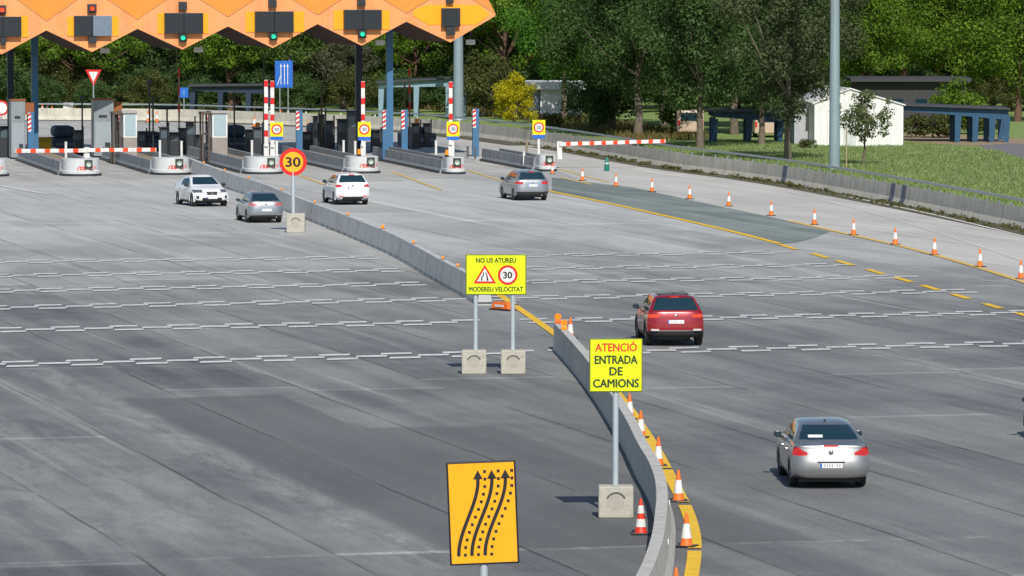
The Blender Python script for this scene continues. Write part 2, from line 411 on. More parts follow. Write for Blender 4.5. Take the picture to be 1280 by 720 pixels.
o = mb.build('road_marking', WHT2); o['kind'] = 'structure'
sheet('path', [(p.x, p.y) for p in [G(*q) for q in [(1225,180),(1260,177),(1330,180),(1330,206),(1280,201),(1240,190)]]], -.11, mat('path_asphalt', (.17,.165,.17), .9))
o = sheet('bare_earth', [(p.x, p.y) for p in [G(*q) for q in [(1128,166),(1200,166),(1290,172),(1290,178),(1215,180),(1128,178)]]], -.113, mat('bare_earth', (.30,.22,.14), .95, var=.3, vscale=1))
o.name = 'ground_earth'

# ------------------------------------------------------------------ basic materials
CONCB = mat('barrier_concrete', (.60,.57,.48), .9, var=.14, vscale=1.3, dirt=((.30,.285,.24), 1.6, .35), bump=.2)
CONCN = mat('near_barrier_concrete', (.50,.49,.46), .9, var=.10, vscale=3, dirt=((.30,.29,.27), 2.2), bump=.2)
PLASTG = mat('grey_barrier_face', (.50,.51,.50), .8, var=.08, vscale=2, dirt=((.26,.26,.26), 1.5, .4))
BLOCKC = mat('block_concrete', (.46,.44,.38), .9, var=.12, vscale=6, dirt=((.28,.26,.2), 5), bump=.2)
GALV = mat('galvanised_steel', (.42,.47,.50), .45, .6, var=.08, vscale=6)
STEELB = mat('blue_grey_mast_paint', (.27,.345,.39), .5, .15, var=.06, vscale=2, dirt=((.2,.25,.28), 1.2, .2))
BLACK = mat('black_plastic', (.012,.012,.013), .5, var=0)
RUBBER = mat('black_rubber', (.02,.02,.02), .8, var=.2, vscale=10)
DARKG = mat('dark_grey_housing', (.025,.03,.036), .5, var=.15)
ORANGE = mat('orange_plastic', (.82,.16,.012), .55, var=.1, vscale=8, dirt=((.45,.12,.03), 9))
REDO = mat('red_orange_plastic', (.75,.035,.012), .5, var=.1, vscale=8)
WHITE = mat('white_sheeting', (.74,.74,.73), .6, var=.05, vscale=6, dirt=((.5,.48,.45), 7))
WHITEP = mat('white_paint', (.72,.72,.70), .6, var=.06, vscale=4, dirt=((.5,.48,.44), 3))
RED = mat('red_sheeting', (.62,.012,.012), .5, var=.05)
YSIGN = mat('fluorescent_yellow', (.72,.86,.0), .55, var=.03)
YORG = mat('amber_sign_yellow', (.93,.41,.002), .5, var=.03)
INK = mat('black_lettering', (.012,.012,.012), .6, var=0)
DKGREENINK = mat('dark_lettering', (.035,.05,.01), .6, var=0)
INKRED = mat('red_lettering', (.75,.07,.01), .6, var=0)
BLUEP = mat('blue_post_paint', (.045,.155,.30), .5, var=.12, vscale=2, dirt=((.06,.11,.17), 2))
NAVY = mat('navy_shade_paint', (.012,.028,.06), .5, var=.15)  # darkened copy of the blue, shade put into the colour
BLUES = mat('blue_sign', (.015,.13,.55), .5, var=.04)
TOLLG = mat('toll_cabinet_grey', (.25,.28,.30), .5, .1, var=.08, dirt=((.16,.17,.18), 1.5, .3))
DKBLUE = mat('dark_blue_cushion', (.035,.06,.09), .65, var=.15)
BROWN = mat('rust_brown_panel', (.28,.09,.025), .7, var=.15)
TAN = mat('island_fill', (.27,.22,.16), .95, var=.3, vscale=1.5)
FASC = mat('peach_orange_fascia', (.86,.335,.12), .55, var=.07, vscale=.8, dirt=((.60,.23,.08), .9, .2))
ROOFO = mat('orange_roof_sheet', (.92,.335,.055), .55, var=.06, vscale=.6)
FASCY = mat('amber_backing', (.92,.38,.004), .5, var=.04)
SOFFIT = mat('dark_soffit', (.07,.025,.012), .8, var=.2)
GLASS = mat('dark_car_glass', (.012,.034,.048), .06, 0, var=0, spec=.6)
BTHGL = mat('booth_glass', (.36,.46,.50), .2, 0, var=.12, vscale=1.5)
def lamp_mat(name, col, st): return mat(name, col, .3, var=0, emit=(col, st))

# ------------------------------------------------------------------ roadside barrier with rail
NJ = [(-.30, 0), (-.30, .08), (-.17, .33), (-.09, .92), (.09, .92), (.17, .33), (.30, .08), (.30, 0)]
bt = thing('concrete_barrier', (0,0,0), 'long beige concrete safety wall with steel rail curving along the right road edge', 'barrier')
mb = MB(); mb.sweep([(p.x, p.y, -.05) for p in RBs], [(a - .2, z * 1.12) for a, z in NJ]); mb.build('wall', CONCB, bt)
mb = MB(); mb.sweep([(p.x, p.y, 1.15) for p in RBs], [(-.26, .13), (-.14, .13), (-.14, .25), (-.26, .25)]); mb.build('rail', GALV, bt)
L = 0; nxt = 0; last = RBs[0]; npost = 0; pts = []
for p in RBs[1:]:
    seg = (p - last).length
    while nxt <= L + seg:
        t = (nxt - L) / seg; q = last.lerp(p, t); d = (p - last).normalized(); pts.append((q, math.atan2(d.y, d.x)))
        nxt += 2.6
    L += seg; last = p
vis = [(q, a) for q, a in pts if -20 < q.x < 26 and q.y > 225][:95]
pm = None
for q, a in vis:
    if pm is None:
        pm = MB().box(-.05,.05,-.04,.04,0,.16).build('rail_post', WHITEP, bt); o = pm
    else:
        o = pm.copy(); C.objects.link(o); o.parent = bt
    o.location = (q.x - .2 * -math.sin(a) * -1, q.y, .0); d = Vector((math.cos(a), math.sin(a), 0)); r = Vector((d.y, -d.x, 0))
    o.location = q + r * -.2 + Vector((0, 0, .97)); o.rotation_euler = (0, 0, a)
def on_barrier(px, z0, z1, wdt, m, name):
    best = min(((G(px, 100 + k) - q).length, q, a) for k in range(60, 220, 2) for q, a in pts)
    d = Vector((math.cos(best[2]), math.sin(best[2]), 0)); q = best[1]
    mb = MB(); mb.sweep([tuple(q - d * wdt/2), tuple(q + d * wdt/2)], [(.035, z0), (.008+.03, z0 + .0)] if 0 else
        [(-.2+.31, .04), (-.2+.185, .37), (-.2+.105, 1.02), (-.2+.085, 1.02), (-.2+.165, .37), (-.2+.29, .04)])
    return mb.build(name, m, bt)
GREYPAINT = mat('grey_paint_patch', (.13,.15,.19), .8, var=.1)
for px in (975, 1108, 1131): on_barrier(px, 0, 1, 1.0, GREYPAINT, 'painted_patch')

# tufts of weeds along the barrier foot: uncountable
def leafcloud(rng, centers, radii, n, size, flat=.5, upbias=.35, zs=1.0):
    """quads scattered over clump shells; returns verts, faces, tone"""
    centers = np.array(centers); radii = np.array(radii); k = len(centers)
    pr = radii ** 2; pr = pr / pr.sum()
    ci = rng.choice(k, n, p=pr)
    d = rng.normal(size=(n, 3)); d /= np.linalg.norm(d, axis=1)[:, None]
    rr = radii[ci] * (1 - .45 * rng.random(n) ** 2) * (1 + .12 * rng.normal(size=n))
    p = centers[ci] + d * rr[:, None] * np.array([1, 1, zs])
    nn = d + rng.normal(size=(n, 3)) * flat + np.array([0, 0, upbias]); nn /= np.linalg.norm(nn, axis=1)[:, None]
    a = np.cross(nn, rng.normal(size=(n, 3))); a /= np.linalg.norm(a, axis=1)[:, None]
    b = np.cross(nn, a)
    s = size * (.55 + .9 * rng.random(n)); s = s[:, None]
    asp = (.45 + .4 * rng.random(n))[:, None]
    V = np.stack([p - a*s*.5, p + b*s*asp*.5, p + a*s*.5, p - b*s*asp*.5], 1).reshape(-1, 3)
    tone = np.clip(rng.normal(.25, .16, n) + .18 * rng.random(k)[ci], -.2, .8)
    return V, n, tone
def leafmesh(name, V, n, tone, m):
    me = bpy.data.meshes.new(name)
    me.vertices.add(4*n); me.vertices.foreach_set('co', V.astype(np.float32).ravel())
    me.loops.add(4*n); me.loops.foreach_set('vertex_index', np.arange(4*n, dtype=np.int32))
    me.polygons.add(n); me.polygons.foreach_set('loop_start', np.arange(0, 4*n, 4, dtype=np.int32))
    at = me.attributes.new('leaf_tone', 'FLOAT', 'FACE'); at.data.foreach_set('value', tone.astype(np.float32))
    me.materials.append(m); me.update(); me.validate()
    return me
WEED = leaf_mat('weed_leaves', (.05,.07,.02), (.16,.15,.06))
rng = np.random.default_rng(4)
cs = []; rs = []
for p in [q for q in RBs if q.x > 3]:
    for k in range(7):
        q = p + Vector((rng.uniform(-3, 3), rng.uniform(-12, 12), 0))
        bb = min(RBs, key=lambda z: abs(z.y - q.y)); 
        j = RBs.index(bb); dd = (RBs[min(j+1,len(RBs)-1)] - RBs[max(j-1,0)]).normalized(); rr = Vector((dd.y, -dd.x, 0))
        base = bb + dd * rng.uniform(-3, 3) + rr * rng.uniform(.2, .9)
        cs.append((base.x, base.y, .05)); rs.append(rng.uniform(.08, .28))
V, n, t = leafcloud(rng, cs, rs, 9000, .12, zs=.7)
o = bpy.data.objects.new('weeds', leafmesh('weeds', V, n, t, WEED)); C.objects.link(o); tag(o, 'straggly weeds along the foot of the right safety wall', 'weeds', kind='stuff')
# grass blades over the meadow right of the wall
GRASS = leaf_mat('grass_blades', (.16,.24,.065), (.42,.50,.21), .45)
def grassfield(poly_px, n, seed, hgt, m, name, label):
    rng = np.random.default_rng(seed); P = [G(*q) for q in poly_px]
    xs = [p.x for p in P]; ys = [p.y for p in P]; pts_ = []
    while len(pts_) < n:
        x = rng.uniform(min(xs), max(xs)); y = rng.uniform(min(ys), max(ys)); ins = False; j = len(P) - 1
        for i in range(len(P)):
            if (P[i].y > y) != (P[j].y > y) and x < (P[j].x - P[i].x) * (y - P[i].y) / (P[j].y - P[i].y) + P[i].x: ins = not ins
            j = i
        if ins and (math.sin(x*.9+y*.21)+math.sin(y*.33-x*.4)+rng.normal()*.8) > -1.1: pts_.append((x, y))
    p = np.array(pts_); n = len(p); h = hgt * (.4 + rng.random(n)); w_ = .025 + .035*rng.random(n); a = rng.random(n)*6.28
    dx, dy = np.cos(a)*w_, np.sin(a)*w_; lx, ly = rng.normal(size=n)*.3*h, rng.normal(size=n)*.3*h
    z = np.full(n, -.12)
    V = np.stack([np.stack([p[:,0]-dx, p[:,1]-dy, z],1), np.stack([p[:,0]+dx, p[:,1]+dy, z],1),
                  np.stack([p[:,0]+dx*.3+lx, p[:,1]+dy*.3+ly, z+h],1), np.stack([p[:,0]-dx*.3+lx, p[:,1]-dy*.3+ly, z+h],1)],1).reshape(-1,3)
    o = bpy.data.objects.new(name, leafmesh(name, V, n, np.clip(rng.normal(.3,.25,n),-.2,.9), m)); C.objects.link(o)
    return tag(o, label, 'grass', kind='stuff')
grassfield([(800,182),(900,176),(1130,176),(1240,186),(1300,206),(1300,268),(1107,228),(965,205),(850,190)], 110000, 5, .17, GRASS, 'grass', 'patchy green grass on the verge beyond the right safety wall')
grassfield([(-20,126),(300,126),(480,130),(640,148),(800,175),(900,172),(760,150),(500,118),(-20,112)], 30000, 6, .45, leaf_mat('dry_grass', (.10,.10,.03), (.28,.22,.09), .4), 'grass', 'tall dry grass behind the far wall under the trees')

# ------------------------------------------------------------------ trees
BARK = mat('grey_bark', (.16,.13,.10), .95, var=.35, vscale=5, dirt=((.07,.055,.04), 3), bump=.5)
BARKP = mat('pine_bark', (.13,.075,.05), .95, var=.35, vscale=4, bump=.5)
LM = {
 'oak':   leaf_mat('holm_oak_leaves', (.020,.046,.015), (.10,.165,.055), .28),
 'oakg':  leaf_mat('grey_oak_leaves', (.032,.048,.020), (.115,.140,.066), .25),
 'pine':  leaf_mat('stone_pine_needles', (.028,.072,.007), (.19,.31,.030), .38),
 'broad': leaf_mat('fresh_green_leaves', (.030,.09,.010), (.14,.30,.036), .40),
 'pined': leaf_mat('deep_green_needles', (.028,.066,.012), (.155,.24,.048), .33),
 'olive': leaf_mat('olive_leaves', (.040,.048,.026), (.125,.130,.075), .25),
 'yellow':leaf_mat('yellow_autumn_leaves', (.26,.24,.010), (.66,.60,.020), .4),
 'young': leaf_mat('pale_young_leaves', (.07,.10,.04), (.20,.24,.11), .35),
 'scrub': leaf_mat('brown_green_scrub', (.032,.046,.013), (.125,.138,.045), .28),
}
def make_tree(kind, h, r, cb, seed, n=7000, leaf=.34, clump=(.7,1.3), trunk_r=.22, umbrella=False, nclump=60, gap=1.0, bark=None, base_leaf=False):
    rng = np.random.default_rng(seed); rnd = random.Random(seed)
    cz = (h + cb) / 2; hz = (h - cb) / 2
    cs, rs = [], []
    lob = [(rng.uniform(0, 6.28), rng.uniform(.75, 1.2)) for _ in range(7)]
    while len(cs) < nclump:
        d = rng.normal(size=3); d /= np.linalg.norm(d)
        if umbrella and d[2] < -.25 and rng.random() < .75: continue
        q = rng.random() ** .4
        az = math.atan2(d[1], d[0]); lb = 1 + .18 * math.sin(az*2 + lob[0][0]) + .14 * math.sin(az*3 + lob[1][0]) + .1*math.sin(5*d[2]+lob[2][0])
        c = np.array([d[0]*r*q*lb, d[1]*r*q*lb, cz + d[2]*hz*q])
        rad = rng.uniform(*clump)
        if c[2] - rad < cb * .75: c[2] = cb*.75 + rad
        cs.append(c); rs.append(rad)
    V, k, t = leafcloud(rng, cs, rs, n, leaf, zs=.72 if umbrella else .85)
    cm = leafmesh(kind + '_crown', V, k, t, LM[kind])
    mb = MB(); lean = (rng.normal()*.25, rng.normal()*.25)
    pts_ = [(0,0,-.15)]; rr = [trunk_r*1.35]
    for i in range(1, 7):
        f = i/6; pts_.append((lean[0]*f + rng.normal()*.06, lean[1]*f + rng.normal()*.06, cz*f)); rr.append(trunk_r*(1.05 - .62*f))
    mb.tube(pts_, rr, 9)
    for i in range(8):
        c = cs[i*len(cs)//8]; f = rnd.uniform(.5, .9); kk = int(f*6); a = Vector(pts_[kk]); b = Vector(c)
        m_ = a.lerp(b, .5) + Vector((0,0,-.15*(b-a).length*.5))
        mb.tube([a, m_, b], [trunk_r*.42, trunk_r*.28, trunk_r*.1], 6)
    tm = mb.build('trunk', bark or (BARKP if kind in ('pine','pined') else BARK))
    return cm, tm
PROTO = {}
def tree(name, px, py, proto, label, s=1.0, rz=0.0, group=None, cat='tree', sz=None, pos=None):
    p = pos if pos is not None else G(px, py, -.12)
    t = thing(name, p, label, cat, rz, group)
    cm, tm = PROTO[proto]
    c = bpy.data.objects.new('crown' if cat == 'tree' else 'foliage', cm); C.objects.link(c); c.parent = t
    if tm.parent is None: o = tm
    else: o = tm.copy(); C.objects.link(o)
    o.parent = t; o.name = 'trunk'
    t.scale = (s, s, sz or s)
    return t
PROTO['oak_a'] = make_tree('oak', 15, 6.0, 3.4, 1, 40000, .20, (.9,1.6), .30, nclump=125)
PROTO['oak_b'] = make_tree('oak', 15, 4.6, 3.2, 2, 30000, .20, (.8,1.5), .24, nclump=105)
PROTO['oakg'] = make_tree('oakg', 14, 3.9, 3.0, 3, 25000, .19, (.7,1.3), .22, nclump=95)
PROTO['pine_a'] = make_tree('pine', 14.5, 6.4, 3.9, 4, 27000, .215, (.8,1.5), .30, umbrella=True, nclump=95)
PROTO['pine_b'] = make_tree('pine', 13, 5.2, 3.2, 5, 22000, .215, (.7,1.3), .28, umbrella=True, nclump=80)
PROTO['pine_c'] = make_tree('pine', 13, 5.2, 2.6, 21, 27000, .215, (.8,1.5), .26, nclump=90)
PROTO['pine_low'] = make_tree('pine', 7.6, 4.8, 3.3, 6, 15000, .20, (.6,1.1), .24, umbrella=True, nclump=55)
PROTO['broad'] = make_tree('broad', 14, 4.2, 3.5, 7, 19000, .22, (.8,1.4), .25, nclump=80)
PROTO['pined'] = make_tree('pined', 15, 5.0, 1.2, 8, 17000, .27, (.8,1.6), .28, nclump=95)
PROTO['pined2'] = make_tree('pined', 14, 4.6, .8, 9, 16000, .27, (.8,1.5), .26, nclump=90)
PROTO['oakbg'] = make_tree('oak', 15, 5.0, .8, 10, 17000, .26, (.8,1.6), .28, nclump=95)
PROTO['olive'] = make_tree('olive', 7.0, 3.6, .9, 11, 13000, .19, (.5,1.0), .22, nclump=70)
PROTO['scrub'] = make_tree('scrub', 5.4, 3.0, .2, 12, 10000, .19, (.5,.95), .12, nclump=55)
PROTO['darkbush'] = make_tree('oak', 4.6, 2.9, .1, 13, 9000, .19, (.5,.9), .12, nclump=50)
PROTO['yellow'] = make_tree('yellow', 3.9, 1.75, .15, 14, 7500, .14, (.28,.55), .08, nclump=55)
PROTO['young'] = make_tree('young', 4.8, 2.0, 1.6, 15, 4200, .15, (.25,.5), .085, nclump=40)
PROTO['lowbush'] = make_tree('scrub', 1.5, 1.3, .05, 16, 1800, .16, (.3,.5), .05, nclump=16)
PROTO['greenbush'] = make_tree('pine', 3.6, 1.4, .1, 17, 3600, .17, (.3,.6), .08, nclump=36)

tree('oak_tree', 797, 172, 'oak_a', 'broad dark holm oak at the centre of the tree group, over the raised boom', 1.0, .4)
tree('oak_tree', 765, 166, 'oak_b', 'dark holm oak half hidden left of the biggest central oak', 1.05, 2.0)
tree('oak_tree', 875, 187, 'oak_b', 'dark holm oak with pale slim trunk just behind the wall, right of the boom tip', 1.0, 1.0)
tree('oak_tree', 952, 183, 'oak_b', 'dark holm oak with leaning trunk between two pale trunks left of the lamp mast', .92, 3.0)
tree('oak_tree', 985, 203, 'oakg', 'grey-green oak with pale trunk nearest the lamp mast on its left', 1.0, 0)
tree('oak_tree', 918, 168, 'oak_a', 'dark oak set back behind the carport with white vehicles', .95, 4.0)
tree('oak_tree', 1015, 168, 'oakg', 'grey-green oak behind the left side of the white shed', 1.05, 1.9)
tree('oak_tree', 830, 158, 'oak_a', 'dark oak set back between the biggest central oak and the slim pale trunk', 1.0, 5.2)
tree('oak_tree', 962, 160, 'oak_a', 'dark oak set back behind the leaning oak by the lamp mast', 1.0, 2.7)
tree('leafy_tree', 706, 152, 'broad', 'fresh green leafy tree above the white building', 1.0, .3)
tree('leafy_tree', 742, 142, 'broad', 'fresh green leafy tree behind the dark oaks', 1.05, 2.3)
tree('pine_tree', 634, 139, 'pine_a', 'bright green pine beside the right tip of the orange canopy', 1.0, .6)
tree('pine_tree', 1078, 152, 'pine_c', 'bright green pine right of the lamp mast over the dark long building', 1.0, 1.4)
tree('pine_tree', 1128, 146, 'pine_a', 'spreading bright green pine with dark trunk in front of the dark long building', .98, 3.2)
tree('pine_tree', 1205, 147, 'pine_c', 'wide bright green pine over the blue-legged carport', 1.02, 5.0)
tree('pine_tree', 1272, 152, 'pine_c', 'bright green pine at the right edge of the photo', 1.05, 2.6)
tree('pine_tree', 1240, 138, 'pine_c', 'bright green pine behind the two rightmost pines', 1.2, 4.1)
tree('pine_tree', 288, 139, 'pine_low', 'low umbrella pine with bright top under the fourth canopy valley', 1.05, .5)
tree('pine_tree', 520, 136, 'pine_low', 'low umbrella pine behind the last two canopy columns', 1.1, 2.5)
tree('pine_tree', 100, 138, 'pine_low', 'low umbrella pine behind the left grey toll cabinets', 1.05, 4.2)
tree('olive_tree', 428, 139, 'olive', 'grey-green olive tree behind the lane with the single raised boom', 1.0, 1.0)
tree('olive_tree', 378, 133, 'olive', 'grey-green olive tree behind the blue lane sign', .85, 3.0)
tree('olive_tree', 186, 135, 'olive', 'grey-green olive tree between the two left umbrella pines', .85, 5.0)
tree('scrub_bush', 605, 146, 'scrub', 'large brownish green bush between the grey pole and yellow bush', 1.0, 1.0, cat='bush')
tree('scrub_bush', 745, 166, 'darkbush', 'dark round bush under the oaks beside the white building', 1.0, 1.0, cat='bush')
tree('scrub_bush', 845, 165, 'greenbush', 'green bush behind the slim pale oak trunk', 1.15, 1.0, cat='bush')
tree('yellow_bush', 643, 154, 'yellow', 'bright yellow-green bush behind the far wall', 1.0, 1.0, cat='bush')
tree('young_tree', 1080, 208, 'young', 'small sparse young tree in front of the white shed', 1.0, 1.0)
tree('young_pine', 1196, 168, 'greenbush', 'small yellow-green conical pine over the pergola roof', 1.25, 2.0)
for i, (px, py, s, lab) in enumerate([(690,160,.8,'low scrub bush at the foot of the white building'),(560,138,1.1,'low dry bush beside the far grey pole'),(1010,187,.5,'small low bush at the left corner of the white shed'),
        (540,135,1.2,'low dry bush behind the last canopy column'),(1170,172,1.3,'low scrub bush under the blue pergola'),(1142,172,1.1,'low scrub bush beside the right wall of the white shed'),(1230,168,1.4,'scrub bush behind the pergola legs')]):
    tree('low_bush', px, py, 'lowbush', lab, s, i*1.1, cat='bush')
# the wood behind: individual trees in four loose rows
rnd = random.Random(77); bgp = ['pined', 'oakbg', 'pined2', 'oakbg', 'pined']
for row, (Y, step, s0) in enumerate([(472, 5.0, .86), (497, 5.0, 1.0), (530, 5.4, 1.1), (585, 6, 1.25)]):
    x = -Y * 700 / F
    while x < Y * 700 / F:
        pr = rnd.choice(bgp) if x < Y*(-.0) or row else rnd.choice(['pined', 'pined2', 'oakbg'])
        s = s0 * rnd.uniform(.9, 1.1)
        tree('woodland_tree', 0, 0, pr, 'dark green tree in the closed wood behind the toll plaza', s, rnd.random()*6.28, 'trees of the wood behind the plaza', pos=Vector((x + rnd.uniform(-1.2,1.2), Y + rnd.uniform(-6,6), -.12)))
        x += step * rnd.uniform(.85, 1.15)

# understorey in front of the wood
rnd = random.Random(5)
for Y in (463, 469):
    x = -Y*690/F
    while x < Y*690/F:
        if True:
            tree('understorey_bush', 0, 0, rnd.choice(['darkbush', 'darkbush', 'darkbush', 'scrub']), 'dark bush of the undergrowth at the edge of the wood', rnd.uniform(.65, .95), rnd.random()*6.28, 'undergrowth bushes at the wood edge', cat='bush', pos=Vector((x, Y + rnd.uniform(-3,3), -.12)))
        x += rnd.uniform(3.0, 5.2)
tree('pine_tree', 1170, 140, 'pine_c', 'bright green pine filling the gap between the two big right pines', 1.05, .9)
tree('pine_tree', 1100, 138, 'pine_c', 'bright green pine behind the pine beside the lamp mast', 1.15, 2.2)
# ------------------------------------------------------------------ lamp masts
def mast(px, py, wpx, label, h=24):
    p = G(px, py, -.1); r = wpx / sc(py) / 2
    t = thing('lamp_mast', p, label, 'lamp post')
    MB().cyl((0,0,0), (0,0,h), r*1.04, r*.6, 24).build('pole', STEELB, t)
    MB().lathe([(r*1.9,0),(r*1.9,.06),(r*1.05,.08)], 20).build('base_flange', GALV, t)
    mb = MB(); mb.lathe([(1.2,h-.5),(1.3,h-.5),(1.3,h-.4),(1.2,h-.4),(1.2,h-.5)], 24)
    for k in range(6):
        a = k*math.pi/3; mb.cyl((0,0,h-.45), (1.25*math.cos(a),1.25*math.sin(a),h-.45), .04, n=6)
    cr = mb.build('lamp_ring', GALV, t)
    for k in range(6):
        a = k*math.pi/3; MB().box(-.25,.25,-.16,.16,-.62,-.5).build('lamp', GALV, cr, loc=(1.45*math.cos(a),1.45*math.sin(a),h), rz=a)
mast(1043, 213, 13.5, 'tall blue-grey lamp mast standing behind the right safety wall')
mast(573, 150, 13, 'tall grey mast behind the far wall under the last canopy diamond')
mast(361, 138, 11, 'grey mast behind the blue lane sign')

# ------------------------------------------------------------------ buildings behind
def px_box(mb, x0, x1, ytop, ybase, depth, z0=-.15):
    a = G(x0, ybase, -.12); b = G(x1, ybase, -.12); z = Zat(ytop, a.y); mb.box(a.x, b.x, a.y, a.y+depth, z0, z); return a, b, z
shed_p = G(1018, 184, -.12); shed_q = G(1129, 184, -.12); Ys = shed_p.y
t = thing('white_shed', (shed_p.x, Ys, -.12), 'white gabled metal shed on the grass behind the lamp mast', 'shed')
wd = shed_q.x - shed_p.x; ez = Zat(131, Ys) + .12; az = Zat(112, Ys) + .12; ax = wd*.40
SHEDW = mat('white_cladding', (.78,.78,.77), .6, var=.04, vscale=1.2, dirt=((.6,.6,.58), .9, .25))
mb = MB(); mb.prism([(0,0,0),(wd,0,0),(wd,0,ez),(ax,0,az),(0,0,ez+.1)], (-1.1, 9, 0)); mb.build('wall', SHEDW, t)
mb = MB(); mb.prism([(-.15,-.12,ez+.03),(ax,-.12,az+.03),(wd+.15,-.12,ez-.07),(wd+.15,-.12,ez+.03),(ax,-.12,az+.13),(-.15,-.12,ez+.13)], (-1.1, 9.3, 0)); mb.build('roof', mat('white_roof', (.7,.7,.7), .5, var=.05), t)
mb = MB()
for k in range(1, 14): mb.box(wd*k/14-.012, wd*k/14+.012, -.02, -.002, .1, ez - .1)
mb.build('cladding_rib', mat('cladding_shadow', (.6,.6,.6), .6, var=0), t)
dr = MB().box(wd*.33, wd*.47, -.035, -.003, .05, 2.25).build('door', mat('pale_door', (.55,.57,.58), .5), t)
MB().box(wd*.44, wd*.455, -.09, -.036, 1.0, 1.12).build('handle', DARKG, dr)
mb = MB(); mb.box(-1.3,-.02,2.2,8.4,0,ez-.35); mb.build('side_annexe', mat('grey_cladding', (.42,.43,.46), .6), t)
# blue-legged pergola
def pergola(px0, px1, ytl, ytr, ybase, legs, label, depth=4.5, beamc=None, roofc=None):
    P = G(px0, ybase, -.12); Q = G(px1, ybase, -.12); t = thing('carport', P, label, 'carport')
    Y = P.y; W_ = Q.x - P.x; zl = Zat(ytl, Y)+.12; zr = Zat(ytr, Y)+.12
    beamc = beamc or mat('carport_blue', (.018,.075,.145), .5, var=.15)
    mb = MB(); mb.prism([(0,-.4,zl),(W_,-.4,zr),(W_,-.4,zr+.12),(0,-.4,zl+.12)], (0, depth+.8, 0)); mb.build('roof', roofc or mat('dark_roof_sheet', (.05,.05,.055), .6, var=.2), t)
    for yy in (0, depth): mb = MB(); mb.prism([(.2,yy,zl-.35),(W_-.1,yy,zr-.75),(W_-.1,yy,zr-.01),(.2,yy,zl-.01)], (0,.12,0)); mb.build('beam', beamc, t)
    for lx in legs:
        X = Xat(lx, ybase, Y) - P.x; zz = zl + (zr-zl)*X/W_ - .5
        for yy in (-.02, depth-.02): mb = MB(); mb.prism([(X-.20,yy,0),(X+.16,yy,0),(X+.28,yy,zz),(X-.2,yy,zz)], (0,.2,0)); mb.build('leg', beamc, t)
    return t
pergola(1126, 1262, 132, 137, 178, [1197,1219,1240,1258], 'dark-roofed carport with blue legs right of the white shed')
pergola(885, 1000, 140, 141, 180, [893,936,975,992], 'dark carport with blue legs behind the oak trunks')
pergola(470, 585, 104, 97, 146, [476,520,560,580], 'dark-roofed shelter with pale blue beam behind the canopy columns', beamc=mat('pale_blue_beam', (.22,.33,.40), .5))
pergola(236, 340, 108, 107, 146, [240,275,310,336], 'dark low shelter under the umbrella pine left of the raised booms', beamc=NAVY)  # navy beam and legs carry the dark shade under the pine
# long dark building
mb = MB(); a, b, z = px_box(mb, 1070, 1205, 100, 158, 7)
t = thing('long_building', (a.x, a.y, -.12), 'long low dark grey building under the right pines', 'building')
o = MB().box(0, b.x-a.x, 0, 7, 0, z).build('wall', mat('shaded_grey_render', (.05,.05,.055), .9, var=.15), t)  # wall grey lowered to carry the shade under the pines
MB().box(-.5, b.x-a.x+.5, -.8, 7.5, z, z+.3).build('roof', mat('roof_edge', (.05,.05,.06), .8), t)
for k in range(4): MB().box(1+k*1.9, 1.9+k*1.9, -.03, -.003, 1.2, 2.2).build('window', GLASS, t)
# white building with tiled house behind
mb = MB(); a, b, z = px_box(mb, 661, 727, 101, 148, 8)
t = thing('white_building', (a.x, a.y, -.12), 'flat white building glimpsed behind the dark oaks', 'building')
W_ = b.x - a.x
MB().box(W_*.22, W_, 0, 8, 0, z-.6).build('wall', WHITEP, t); MB().box(0, W_*.2, .2, 8, 0, z-.6).build('grey_bay', mat('grey_bay', (.30,.33,.38), .7), t)
MB().box(-.3, W_+.4, -.5, 8.3, z-.6, z).build('roof', WHITEP, t)
MB().box(W_*.2, W_*.235, .05, .3, 0, z-.6).build('column', DARKG, t)
MB().box(W_*.62, W_*.78, -.03, -.003, .9, 1.9).build('window', GLASS, t)
a = G(655, 140, -.12); Yh = a.y + 14; zt = Zat(70, Yh); zb = Zat(92, Yh); xa, xb = Xat(632, 80, Yh), Xat(664, 80, Yh)
t = thing('tiled_house', ((xa+xb)/2, Yh, -.12), 'house corner with orange tiled roof above the yellow bush', 'house'); hw = (xb-xa)/2
TILE = mat('orange_roof_tiles', (.42,.12,.05), .8, var=.2, vscale=3)
MB().box(-hw, hw, 0, 6, 0, zb).build('wall', mat('cream_render', (.5,.42,.32), .9), t)
mb = MB(); mb.prism([(-hw-.3,-.3,zb),(-hw-.3,3,zt+.2),(-hw-.3,6.3,zb)], (2*hw+.6,0,0)); mb.build('roof', TILE, t)
MB().box(-.5, .4, -.03, -.003, 2.0, 3.2).build('window', GLASS, t)
# white vehicles under the oak carport
def van(px, py, label, L=4.6):
    p = G(px, py, -.12); t = thing('parked_van', p, label, 'van')
    MB().prism([(-1,-L/2,.3),(-1,L/2,.3),(-1,L/2,1.0),(-1,L/2-.9,1.15),(-1,L/2-1.6,1.95),(-1,-L/2,1.95)], (2,0,0)).build('body', mat('cream_van_paint', (.55,.42,.32), .4, var=.05), t, bevel=.12)
    for sx in (-.95, .75):
        for sy in (-L/2+.8, L/2-.9): MB().cyl((sx,sy,.33),(sx+.2,sy,.33),.33,n=16).build('wheel', RUBBER, t)
    MB().box(-.75,.75,-L/2-.012,-L/2-.002,1.15,1.75).build('rear_window', GLASS, t)
    for sx in (-.95,.8): MB().box(sx,sx+.15,-L/2-.02,-L/2-.003,.8,1.2).build('tail_light', RED, t)
van(862, 169, 'cream van with its tail to the road, parked left of the dark carport'); van(958, 171, 'cream van parked under the dark carport with blue legs')

# ------------------------------------------------------------------ toll plaza
AL = R(11)
ex = Vector((math.cos(AL), math.sin(AL), 0)); ey = Vector((-math.sin(AL), math.cos(AL), 0))
